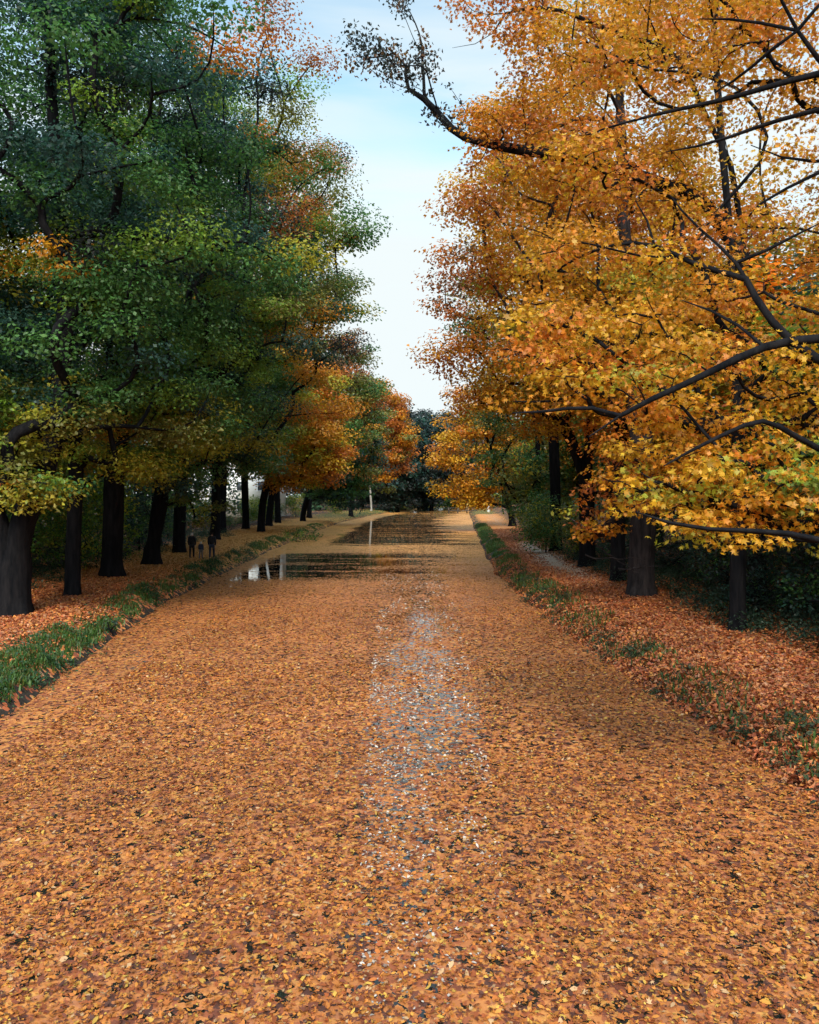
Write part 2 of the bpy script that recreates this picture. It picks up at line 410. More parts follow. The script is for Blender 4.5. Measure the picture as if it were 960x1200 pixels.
scatter_ground('fallen_leaves', 1, 1.0, 7, 10, 100, 110000, GROUND_STOPS, 'red and orange fallen leaves on the right footpath',
               dens=lambda s, x, y: 1 - .97 * np.exp(-((s - 3.65) / 1.05) ** 2) * sstep(36, 50, y) * sstep(86, 66, y))
scatter_ground('fallen_leaves', 1, .0, 2.2, 10, 60, 52000, GROUND_STOPS, 'fallen leaves caught on the rough slope of the right bank', size=(.08, .16),
               dens=lambda s, x, y: np.interp(y, [10, 20, 30, 60], [1.3, 1.2, .9, .5]) * (.35 + fbm(x * 1.4, y * .8, 131)), nstd=.7)

# ground cover and grass ----------------------------------------------------
def blades(name, pts, hmin, hmax, cols, label, w=.018, lean=.45):
    n = len(pts)
    h = rng.uniform(hmin, hmax, n); a = rng.uniform(0, 2 * math.pi, n)
    d = np.stack([np.cos(a), np.sin(a), np.zeros(n)], 1); side = np.stack([-np.sin(a), np.cos(a), np.zeros(n)], 1)
    ln = rng.uniform(.1, lean * 1.6, n)[:, None]
    ww = rng.uniform(.6, 1.4, n)[:, None] * w
    b0 = pts - side * ww; b1 = pts + side * ww
    mid = pts + d * ln * .35 * h[:, None]; mid[:, 2] += h * .6
    tip = pts + d * ln * h[:, None]; tip[:, 2] += h * .95
    V = np.stack([b0, b1, mid + side * ww * .8, mid - side * ww * .8, tip], 1).reshape(-1, 3)
    base = np.arange(n) * 5
    q = np.stack([base, base + 1, base + 2, base + 3], 1); t = np.stack([base + 3, base + 2, base + 4], 1)
    ff = np.concatenate([q.ravel(), t.ravel()]); sz = np.concatenate([np.full(n, 4), np.full(n, 3)])
    o = mesh_np(name, V, ff, sz, M_LEAF, None, col=np.repeat(cols, 5, axis=0))
    tag(o, label, 'grass', None, 'stuff')
def grass(side, s0, s1, y0, y1, n, label, dens, hmin=.06, hmax=.24, base=(.07, .15, .03)):
    y = y0 + (y1 - y0) * rng.random(n) ** 1.5
    s = rng.uniform(s0, s1, n); x = (XL(y) if side < 0 else XR(y)) + side * s
    k = rng.random(n) < dens(s, x, y); x, y = x[k], y[k]; n = len(x)
    pts = np.column_stack([x, y, ground_z(x, y) - .01])
    c = np.array(base) * rng.uniform(.5, 1.5, (n, 1)); yel = rng.random(n) < .18; c[yel] = np.array([.16, .13, .03]) * rng.uniform(.6, 1.2, (yel.sum(), 1))
    sc = np.interp(y, [0, 30, 100], [1, 1.2, 2.0])
    blades('grass', pts, hmin, hmax, c, label, w=.014 * 1.4)
grass(-1, .1, 1.9, 15, 120, 52000, 'green grass tufts along the left edge of the canal',
      lambda s, x, y: sstep(.1, .5, s) * sstep(1.9, 1.3, s) * np.clip((fbm(x * .9, y * .55, 31) - np.interp(y, [20, 26, 34, 60], [.30, .42, .50, .50])) * 7, .03, 1))
grass(1, .2, 1.9, 12, 120, 50000, 'short grass on the bank beside the right footpath',
      lambda s, x, y: sstep(.1, .4, s) * sstep(1.9, 1.3, s) * np.interp(y, [10, 25, 38, 50, 120], [.06, .25, .6, 1, 1]) * np.clip((fbm(x * .9, y * .55, 31) - .33) * 4, .03, 1), hmax=.26)

def low_plants(label, side, s0, s1, y0, y1, nclump, base, size=(.05, .12), rad=.28, per=60, dens=None):
    y = y0 + (y1 - y0) * rng.random(nclump) ** 1.4
    s = rng.uniform(s0, s1, nclump); x = (XL(y) if side < 0 else XR(y)) + side * s
    if dens is not None:
        k = rng.random(nclump) < dens(s, x, y); x, y = x[k], y[k]
    m = len(x)
    r = rad * rng.uniform(.5, 1.6, m)
    px = np.repeat(x, per) + rng.normal(0, 1, m * per) * np.repeat(r, per) * .7
    py = np.repeat(y, per) + rng.normal(0, 1, m * per) * np.repeat(r, per) * .7
    pz = ground_z(px, py); pz = np.maximum(pz, 0) + rng.random(m * per) ** 1.5 * np.repeat(r, per) * 1.1 + .01
    n = m * per
    C = np.array(base) * rng.uniform(.45, 1.6, (n, 1)) * np.repeat(rng.uniform(.7, 1.3, (m, 1)), per, axis=0)
    N = rng.normal(0, .6, (n, 3)) + np.array([0, -.2, 1])
    o = leaves_obj('ground_cover', np.column_stack([px, py, pz]), N, rng.uniform(*size, n), C, OVAL, M_LEAF)
    tag(o, label, 'ground cover', None, 'stuff')
low_plants('dark leafy weeds growing on the near slope of the right bank', 1, .05, 1.3, 11, 50, 240, (.045, .07, .03), per=50, rad=.2,
           dens=lambda s, x, y: sstep(1.9, 1.2, s) * np.clip((fbm(x * .7, y * .5, 151) - .36) * 5, .2, 1))
low_plants('dark green weeds and grassy clumps at the left water edge', -1, .1, 1.4, 15, 70, 260, (.03, .085, .03), per=80,
           dens=lambda s, x, y: np.clip((fbm(x * .7, y * .4, 161) - .35) * 4, .1, 1))
low_plants('low dark plants under the trees beyond the right footpath', 1, 4.6, 9, 12, 60, 520, (.025, .055, .03), per=80, rad=.45, size=(.07, .15))
low_plants('low plants behind the dark trunks beyond the left footpath', -1, 5.5, 12, 24, 90, 300, (.03, .06, .025), per=70, rad=.45, size=(.08, .16))

# ------------------------------------------------------------------ trees
def tube(path, rad, sides):
    """swept tube along a polyline; returns verts, quads"""
    path = np.asarray(path); n = len(path)
    d = np.gradient(path, axis=0); d /= np.maximum(np.linalg.norm(d, axis=1, keepdims=True), 1e-6)
    ref = np.array([1., 0, 0]) if abs(d[0, 0]) < .8 else np.array([0, 1., 0])
    u = np.zeros_like(d); cur = ref
    for i in range(n):
        cur = cur - d[i] * cur.dot(d[i]); cur /= max(np.linalg.norm(cur), 1e-6); u[i] = cur
    w = np.cross(d, u)
    a = np.linspace(0, 2 * math.pi, sides, endpoint=False)
    V = path[:, None] + rad[:, None, None] * (u[:, None] * np.cos(a)[None, :, None] + w[:, None] * np.sin(a)[None, :, None])
    idx = np.arange(n * sides).reshape(n, sides)
    nx = np.roll(idx, -1, axis=1)
    q = np.stack([idx[:-1], nx[:-1], nx[1:], idx[1:]], -1).reshape(-1, 4)
    return V.reshape(-1, 3), q

class Skel:
    def __init__(s, base):
        s.p = [np.array(base, float)]; s.par = [-1]
    def add(s, pt, par):
        s.p.append(np.array(pt, float)); s.par.append(par); return len(s.p) - 1
    def line(s, pts, par, step=.6, jit=.05):
        """a limb through the given points"""
        last = par; cur = s.p[par]
        for q in pts:
            q = np.array(q, float); L = np.linalg.norm(q - cur); k = max(1, int(L / step))
            for i in range(1, k + 1):
                pt = cur + (q - cur) * i / k + (rng.normal(0, jit, 3) if i < k else 0)
                last = s.add(pt, last)
            cur = q
        return last
    def reach(s, target, step=.7, rise=.18, jit=.09):
        P = np.array(s.p); d = np.linalg.norm(P - target, axis=1)
        cost = d + .9 * np.maximum(0, P[:, 2] - target[2] + .15 * d) + np.where(P[:, 2] < s.minz, 50, 0)
        i = int(np.argmin(cost)); a = P[i]; L = d[i]
        if L < .25: return i
        par = i; k = max(2, int(L / step))
        # start along the parent's direction, then bend to the target
        pd = (a - s.p[s.par[i]]) if s.par[i] >= 0 else np.array([0, 0, 1.])
        pd = pd / max(np.linalg.norm(pd), 1e-6)
        c = a + pd * L * .25 + (target - a) * .28 + np.array([0, 0, rise * L * .5])
        for j in range(1, k + 1):
            t = j / k
            pt = (1 - t) ** 2 * a + 2 * t * (1 - t) * c + t * t * target + (rng.normal(0, jit, 3) * min(1, L * .5) if j < k else 0)
            par = s.add(pt, par)
        return par
    def mesh(s, r0, rmin, name, mat, parent, power=.56, flare=.35, floor=None):
        n = len(s.p); P = np.array(s.p); par = np.array(s.par)
        w = np.ones(n) * .25; kids = [[] for _ in range(n)]
        for i in range(n - 1, 0, -1):
            kids[par[i]].append(i)
        kid = np.array([k[-1] if k else i for i, k in enumerate(kids)]); has = np.array([len(k) > 0 for k in kids]); has[0] = False
        for _ in range(2):   # limbs bend, they do not kink
            Q_ = .5 * P + .25 * (P[par] + P[kid]); P = np.where(has[:, None], Q_, P)
        for i in range(n - 1, 0, -1):
            if not kids[i]: w[i] = 1
            w[par[i]] += w[i]
        r = np.maximum(rmin, r0 * (w / w[0]) ** power)
        if floor:
            dep = np.zeros(n)
            for i in range(floor[0] - 1, 0, -1): dep[par[i]] = max(dep[par[i]], dep[i] + np.linalg.norm(P[i] - P[par[i]]))
            k_ = np.arange(n) < floor[0]; r[k_] = np.maximum(r[k_], floor[1] + floor[2] * dep[k_])
        for i in range(1, n): r[i] = min(r[i], r[par[i]])
        hz = P[:, 2] - P[0, 2]
        r = r * (1 + flare * np.exp(-np.maximum(hz, 0) / .45) * (r > r0 * .6))
        Vs, Fs, off = [], [], 0
        stack = [(0, -1)]
        while stack:
            i, frm = stack.pop()
            chain = [frm] if frm >= 0 else []
            chain.append(i)
            c = i
            while kids[c]:
                ks = sorted(kids[c], key=lambda k: -w[k])
                for k in ks[1:]: stack.append((k, c))
                c = ks[0]; chain.append(c)
            if len(chain) < 2: continue
            ch = np.array(chain); rr = r[ch].copy()
            if frm >= 0: rr[0] = rr[1] * 1.15
            rr[-1] *= .5
            sides = 20 if rr.max() > .2 else (7 if rr.max() > .06 else 4)
            v, q = tube(P[ch], rr, sides)
            if rr.max() > .2 and frm < 0:
                hh = v[:, 2] - P[0, 2]; an = np.arctan2(v[:, 1] - P[0, 1], v[:, 0] - P[0, 0])
                k_ = 1 + (.55 * np.maximum(0, np.cos(an * 4 + P[0, 0] * 3) + .4 * np.cos(an * 7 + P[0, 1]))) * np.exp(-np.maximum(hh, 0) / .33) * (hh < 3)
                v = np.column_stack([P[0, 0] + (v[:, 0] - P[0, 0]) * k_, P[0, 1] + (v[:, 1] - P[0, 1]) * k_, v[:, 2]])
            if rr.max() > .2:
                v = v + (fbm(v[:, 0] * 6 + v[:, 1] * 4, v[:, 2] * 1.5, 5)[:, None] - .5) * .05
            Vs.append(v); Fs.append(q + off); off += len(v)
        V = np.concatenate(Vs); Q = np.concatenate(Fs)
        org = np.array(parent.location) if parent else 0
        return mesh_np(name, V - org, Q, np.full(len(Q), 4), mat, parent, smooth=True)

def pick(pal, n):
    cs = np.array([c for c, _ in pal]); w = np.array([x for _, x in pal], float)
    return cs[rng.choice(len(cs), n, p=w / w.sum())]

# leaf colours (of the leaves themselves)
TEAL = (.028, .076, .055); GRN = (.060, .150, .034); LGRN = (.17, .27, .03); OLV = (.17, .17, .03); YG = (.36, .33, .03)
YEL = (.62, .34, .02); GOLD = (.60, .265, .018); ORG = (.56, .19, .018); RUST = (.42, .135, .028); BRN = (.16, .085, .035); DUSK = (.028, .036, .032)

def crown_leaves(name, cl, cc, parent, per_m2, size, T=KITE, flat=.42, jitter=.22, up=.75, mat=None, droop=.0, out=None):
    """cl: clumps (x,y,z,r); cc: their colours"""
    cl = np.asarray(cl); n_each = np.maximum(12, (cl[:, 3] ** 2 * 3.14 * per_m2)).astype(int)
    idx = np.repeat(np.arange(len(cl)), n_each); n = len(idx)
    d = rng.normal(size=(n, 3)); d /= np.linalg.norm(d, axis=1, keepdims=True)
    rad = rng.random(n) ** .5
    c = cl[idx]
    off = d * rad[:, None] * c[:, 3:4]
    # uneven clump outline
    lump = .75 + .6 * vnoise(idx * 3.7 + d[:, 0] * 2.2 + 9, d[:, 1] * 2.2 + idx * 1.3 + d[:, 2] * 2, 3)
    off *= lump[:, None]
    off[:, 2] *= flat
    off[:, 2] -= droop * (off[:, 0] ** 2 + off[:, 1] ** 2) / np.maximum(c[:, 3], .1)
    P = c[:, :3] + off
    N = d * .55 + rng.normal(0, .45, (n, 3)); N[:, 2] += up
    C = cc[idx] * (1 + rng.normal(0, jitter, (n, 1)))
    C = np.clip(C + rng.normal(0, .08, (n, 3)) * C, .004, .8)
    S = rng.uniform(size[0], size[1], n)
    org = np.array(parent.location)
    return leaves_obj(name, P - org, N, S, C, T, mat or M_LEAF, parent)

def envelope(cx, cy, z0, z1, rx, ry, n, clump_r, shell=.45, seed=0, lean=(0, 0)):
    """clump centres filling an uneven egg-shaped crown"""
    out = []
    zc = z0 + (z1 - z0) * .48; rz = (z1 - z0) * .52
    while len(out) < n:
        d = rng.normal(size=3); d /= np.linalg.norm(d)
        rr = shell + (1 - shell) * rng.random() ** .6
        bump = .78 + .42 * float(vnoise(d[0] * 2.3 + seed, d[1] * 2.3 + d[2] * 2.9 + seed * 1.7, seed))
        rr *= bump
        z = zc + d[2] * rz * rr
        k = .8 if d[2] > 0 else 1.0
        x = cx + d[0] * rx * rr + lean[0] * (z - z0); y = cy + d[1] * ry * rr + lean[1] * (z - z0)
        out.append((x, y, z, clump_r * rng.uniform(.65, 1.35)))
    return np.array(out)

def tree(label, x, y, H, r0, crown, n, clump_r, pal, per_m2=66, size=(.12, .20), T=KITE, group=None, bark=None, shell=.55, seed=1,
         lean=(0, 0), trunk_pts=None, recolor=None, extra=None, extra_col=None, minz=3.0, name='deciduous_tree', forks=None, up=.75, cat='tree', patch=2.6,
         flat=.42, filt=None, limbs=None):
    """crown=(cx,cy,z0,z1,rx,ry)"""
    gz0 = float(ground_z(x, y))
    root = empty(name, (x, y, gz0))
    tag(root, label, cat, group)
    sk = Skel((x, y, gz0 - .25)); sk.minz = minz
    cx, cy, z0, z1, rx, ry = crown
    top = np.array([cx, cy, z0 + (z1 - z0) * .82])
    if trunk_pts is None:
        a = np.array([x, y, gz0])
        trunk_pts = [(x + lean[0] * 1.0, y, gz0 + 1.5), (x + (cx - x) * .12 + rng.normal(0, .15), y + rng.normal(0, .2), z0 * .75 + .8),
                     (x + (cx - x) * .45 + rng.normal(0, .3), y + (cy - y) * .4 + rng.normal(0, .3), z0 + (z1 - z0) * .35), top]
    sk.line([(x, y, gz0 + .02), (x, y, gz0 + .35), (x, y, gz0 + .8)], 0, step=.3, jit=.005)
    sk.line(trunk_pts, len(sk.p) - 1, step=.8, jit=.04)
    for fk in (forks or []):
        i = int(np.argmin([np.linalg.norm(p - np.array(fk[0])) for p in sk.p]))
        sk.line(fk[1:], i, step=.8, jit=.07)
    cl = envelope(cx, cy, z0, z1, rx, ry, n, clump_r, shell, seed, lean=(0, 0))
    if filt is not None: cl = np.array([c for c in cl if filt(c)])
    # neighbouring clumps share a colour patch
    cpal = pick(pal, 400)
    pk = (np.floor(fbm(cl[:, 0] / patch + cl[:, 1] / patch * .6 + seed * 3, cl[:, 2] / patch + seed, seed + 3, 2) * 37).astype(int)) % 400
    cc = np.where(rng.random((len(cl), 1)) < .6, cpal[pk], pick(pal, len(cl)))
    cc = cc * rng.uniform(.8, 1.2, (len(cl), 1))
    if extra is not None:
        cl = np.concatenate([cl, np.array(extra)]); cc = np.concatenate([cc, np.array(extra_col)])
    if recolor is not None: cc = recolor(cl, cc)
    order = np.argsort(np.hypot(cl[:, 0] - x, cl[:, 1] - y) + .5 * np.abs(cl[:, 2] - z0))
    for i in order:
        sk.reach(cl[i, :3] - np.array([0, 0, .1]))
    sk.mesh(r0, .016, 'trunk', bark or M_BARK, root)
    crown_leaves('crown', cl, cc, root, per_m2, size, T, up=up, flat=flat)
    return root

def uvz(c):
    d = c[:, 1]; return 480 + c[:, 0] / d * F, HZ - (c[:, 2] - CAMZ) / d * F

def copy_thing(src, loc, rz, sc, label, group, color=None):
    r = src.copy(); COL.objects.link(r); r.location = loc; r.rotation_euler = (0, 0, rz); r.scale = (sc[0], sc[0], sc[1])
    r['label'] = label
    if group: r['group'] = group
    for ch in list(src.children):
        c = ch.copy(); COL.objects.link(c); c.parent = r
        if color and ch.name.startswith('crown'): c.color = (*color, 1)
    return r

GL = 'tall trees lining the left footpath'
GR = 'autumn trees lining the right footpath'
GREEN_PAL = [(TEAL, 6), (GRN, 4), (LGRN, .5), (DUSK, .5)]

def rec_left(cl, cc):
    """parts of the left trees that have already turned"""
    u, v = uvz(cl); cc = cc.copy(); j = rng.random(len(u))
    m0 = (v < 410) & (u < 200); cc[m0] = pick(GREEN_PAL, int(m0.sum())) * rng.uniform(.8, 1.2, (int(m0.sum()), 1))
    lo = (v > 400) & (u < 300)
    def put(m, pal, p=.85):
        m = m & (j < p)
        if m.any(): cc[m] = pick(pal, int(m.sum())) * rng.uniform(.8, 1.15, (int(m.sum()), 1))
    put((u > 325) & (v > 420) & (v < 570), [(GOLD, 4), (YG, 2), (YEL, 2), (ORG, 2)], .9)
    put((v > 330) & (u > 150) & (u < 330), [(GRN, 4), (LGRN, 3.5), (TEAL, 1.2)], .8)
    put(lo & (v > 480), [(LGRN, 3), (YG, 2.6), (OLV, 2), (GRN, 2), (GOLD, .5)], .8)
    put((u < 105) & (v > 280) & (v < 318), [(YG, 3), (GOLD, 1.6), (LGRN, 1)], .7)
    put((u > 270) & (u < 375) & (v < 85), [(ORG, 3), (RUST, 3), (GOLD, 1)])
    put((u > 375) & (v > 120) & (v < 200), [(RUST, 3), (ORG, 2)])
    put((u > 290) & (v > 110) & (v < 240), [(OLV, 2), (GRN, 3), (YG, 1.3), (ORG, 1)], .7)
    put((u > 320) & (v > 240) & (v < 420), [(OLV, 4), (GRN, 3), (RUST, .6), (GOLD, 1.5), (YG, 1)], .75)
    put((u > 360) & (v < 340), [(RUST, 2), (ORG, 2), (GOLD, 2), (OLV, 2)], .35)
    put((u > 180) & (u < 330) & (v > 290) & (v < 360), [(OLV, 3), (GRN, 3), (ORG, 1.3)], .5)
    return cc

def hang(spec, pal):
    out = []
    for (u0, u1, v0, v1, d0, d1, n, r) in spec:
        for _ in range(n): out.append((*at(random.uniform(u0, u1), random.uniform(v0, v1), random.uniform(d0, d1)), r * random.uniform(.6, 1.3)))
    return dict(extra=out, extra_col=pick(pal, len(out)))
HP = [(YG, 3), (LGRN, 3), (OLV, 1.5), (GRN, 2)]
# --- the left row
tree('broad dark leaning trunk at the left edge of the photo', -13.9, 29.8, 30, .60, (-13.0, 31, 5.4, 29, 8.5, 7.5), 190, 1.5, GREEN_PAL, group=GL, seed=2,
     recolor=rec_left, **hang([(-30, 62, 500, 575, 26.5, 29, 16, .8), (-30, 110, 420, 500, 27, 31, 16, 1.0), (30, 190, 0, 400, 27, 30, 34, 1.15)], HP), trunk_pts=[(-13.9, 29.8, 2.2), (-13.3, 29.8, 4.6), (-12.4, 29.9, 6.5), (-12.2, 30.4, 12), (-13.2, 31, 22)],
     forks=[[(-13.9, 29.8, 2.5), (-14.6, 29.6, 4.5), (-15.8, 29.6, 8), (-16.5, 30, 14)]])
tree('slim dark trunk second from the left in the left row', -13.9, 35.2, 26, .30, (-13.4, 35.5, 5.6, 27, 7.5, 6.5), 160, 1.45, GREEN_PAL, group=GL, seed=5,
     recolor=rec_left, **hang([(60, 130, 430, 560, 33, 37, 12, .9)], HP))
tree('dark trunk flared at the foot, third in the left row', -15.0, 43, 29, .50, (-12.4, 43, 6.5, 30, 9.5, 7.5), 200, 1.55, GREEN_PAL, group=GL, seed=8, recolor=rec_left,
     forks=[[(-15, 43, 7), (-12.5, 43, 9), (-10, 42.5, 10.4), (-7.5, 42, 12)]])
tree('dark double trunk just left of the walkers, fourth in the left row', -15.1, 50, 29, .46, (-11.6, 50.5, 6.2, 30, 9.6, 7.0), 200, 1.6, GREEN_PAL + [(OLV, 1.5)], group=GL, seed=11, recolor=rec_left, **hang([(185, 262, 530, 600, 49, 52, 16, 1.0), (222, 256, 590, 630, 50, 51.5, 6, .7), (120, 200, 490, 560, 46, 49, 10, 1.0)], HP),
     forks=[[(-15.1, 50, 1.2), (-14.5, 50.1, 4), (-14.2, 50.3, 8), (-12.5, 50.5, 14)]])
tree('tall tree behind the walkers whose reddish crown reaches over the canal', -16.2, 60, 29, .42, (-12.0, 60, 13, 29.5, 9.4, 6.5), 180, 1.7, [(OLV, 2), (GRN, 3), (TEAL, 2), (RUST, 2), (ORG, 1)], group=GL, seed=14, recolor=rec_left, size=(.2, .3), per_m2=26, **hang([(265, 340, 470, 560, 58, 62, 14, 1.3)], HP + [(GOLD, 2)]))
tl6 = tree('green and yellow tree right of the walkers, sixth in the left row', -17.3, 76, 26, .42, (-15.6, 76, 8, 26, 6.6, 6), 170, 2.0, [(OLV, 3), (GRN, 3), (YG, 2), (GOLD, 1)], group=GL, seed=17, size=(.24, .36), per_m2=20)
tree('golden tree hanging low over the path halfway up the left bank', -16.0, 92, 22, .40, (-12.0, 92, 5.6, 20.5, 5.8, 5.5), 170, 1.9, [(YEL, 1.5), (GOLD, 3), (ORG, 2), (YG, 2)], group=GL, seed=20, size=(.26, .38), per_m2=19, minz=1.5)
tree('dull green tree with a brown tinged crown beyond the golden one on the left bank', -17.6, 107, 27, .42, (-12.0, 107, 8, 28.5, 7.6, 6), 190, 2.0, [(OLV, 3), (BRN, 2), (GRN, 2), (RUST, 1)], group=GL, seed=23, size=(.28, .42), per_m2=16)
tree('dark green tree with low branches in the distance on the left bank', -16.0, 128, 25, .40, (-10.5, 128, 3.5, 25.5, 7.0, 6), 190, 2.2, [(GRN, 4), (TEAL, 3), (OLV, 1)], group=GL, seed=26, size=(.32, .48), per_m2=13, minz=2)
tree('orange tree standing farthest up the left bank', -11.0, 160, 24, .40, (-6.0, 160, 6.0, 25.5, 6.5, 6), 170, 2.2, [(RUST, 1.4), (ORG, 2), (GOLD, 2), (OLV, 1)], group=GL, seed=29, size=(.36, .55), per_m2=12)

# a few more trunks standing in the left row, their crowns merged with the rest
for (x, y, r, c, lb) in ((-19.6, 66, .42, (.9, 1.0, .8), 'dark trunk set back behind the walkers'),
                      (-18.9, 86, .38, (1.0, .95, .8), 'dark trunk left of the pale gap between the trees'),
                      (-18.6, 97, .40, (1.4, 1.1, .7), 'dark trunk right of the pale gap between the trees'),
                      (-18.2, 118, .38, (1, 1.1, 1), 'thin dark trunk under the dull green crowns up the left bank'),
                      (-16.8, 143, .38, (1.2, 1, .9), 'thin dark trunk farthest along the left path')):
    copy_thing(tl6, (x, y, float(ground_z(x, y))), random.uniform(0, 6), (.95, 1.0), lb, GL, c)

# --- the right row
ORG_PAL = [(ORG, 2.6), (GOLD, 5), (YEL, 2.2), (RUST, .6)]
def rec_right(cl, cc):
    u, v = uvz(cl); cc = cc.copy(); j = rng.random(len(u))
    m = (v > 300) & (j < .6); cc[m] = pick([(YEL, 3), (GOLD, 3), (YG, 1)], int(m.sum()))
    m = (u < 560) & (j < .5); cc[m] = pick([(RUST, 3), (BRN, 2), (ORG, 2)], int(m.sum()))
    return cc
def gapR(c):
    u = 480 + c[0] / c[1] * F; v = HZ - (c[2] - CAMZ) / c[1] * F
    g = math.exp(-((u - 875) / 60) ** 2 - ((v - 165) / 95) ** 2)
    g = max(g, math.exp(-((u - 750) / 22) ** 2 - ((v - 160) / 60) ** 2))
    e = u < 540 and v > 60 and v < 240
    return random.random() > g * 1.0 and not e and not (u < 620 and 60 < v < 125 and u < 640)
tree('slender dark trunk at the right edge of the path, nearest of the right row', 10.0, 26, 24, .24, (9.4, 26.5, 7.0, 23, 6.8, 5.5), 150, 1.25, ORG_PAL, group=GR, seed=31, recolor=rec_right,
     per_m2=34, size=(.13, .21), T=MAPLE, bark=M_BARK, filt=gapR)
tree('stout grey trunk beside the right path with a broad orange crown', 9.5, 35, 26, .52, (8.6, 35.5, 7.5, 27, 7.6, 6.2), 190, 1.5, ORG_PAL, group=GR, seed=34, recolor=rec_right, bark=M_GREYBARK, **hang([(655, 735, 560, 632, 31.5, 33.5, 22, .6), (700, 830, 520, 600, 29, 33, 24, .9)], [(ORG, 3), (RUST, 2), (GOLD, 2)]),
     per_m2=34, size=(.15, .23), filt=gapR, trunk_pts=[(9.5, 35, 2.4), (9.7, 35, 5), (9.3, 35.2, 10), (8.8, 35.4, 18), (8.6, 35.5, 24)])
tree('narrow dark trunk just behind the stout grey one on the right', 9.9, 40.5, 25, .34, (10.5, 41, 7.5, 25, 6.5, 6), 130, 1.6, ORG_PAL, group=GR, seed=37, recolor=rec_right, per_m2=28, size=(.16, .25), filt=gapR)
tree('dark forked tree beside the grey dirt strip of the right path', 10.0, 48, 29, .44, (8.4, 48.5, 8.0, 28.5, 7.2, 6), 200, 1.7, ORG_PAL, group=GR, seed=40, recolor=rec_right, per_m2=28, size=(.17, .26), filt=gapR,
     trunk_pts=[(10, 48, 3.5), (9.9, 48, 5.8), (10.3, 48, 9), (9.4, 48.3, 16), (7.6, 48.5, 25)],
     forks=[[(9.95, 48, 5.8), (9.0, 48, 8), (8.2, 48, 10), (6, 48, 12.5), (3.2, 48, 14.2)]])
tree('thin olive brown tree leaning out over the canal behind the orange ones', 10.5, 61, 27, .38, (9.0, 61, 11, 27.0, 7.0, 5.5), 150, 1.7, [(OLV, 3), (BRN, 3), (GRN, 1.5), (ORG, 1), (RUST, 1)], group=GR, seed=43, per_m2=11, size=(.2, .32), shell=.3,
     filt=lambda c: not (c[0] < 3.2 and c[2] < 15))
tg = tree('olive green tree with a hooked bough past the dirt strip on the right', 12.2, 78, 20, .42, (11.0, 78, 2.8, 20.5, 5.2, 5), 150, 1.8, [(GRN, 3), (OLV, 4), (YG, 1)], group=GR, seed=46, per_m2=14, size=(.24, .36), minz=1.2)
tree('bright orange tree hanging low over the far canal on the right bank', 13.0, 108, 20, .40, (8.6, 108, 2.5, 18.0, 4.9, 4.6), 150, 1.9, [(GOLD, 5), (ORG, 1.6), (YEL, 3.4)], group=GR, seed=49, per_m2=12, size=(.28, .42), minz=1.0)

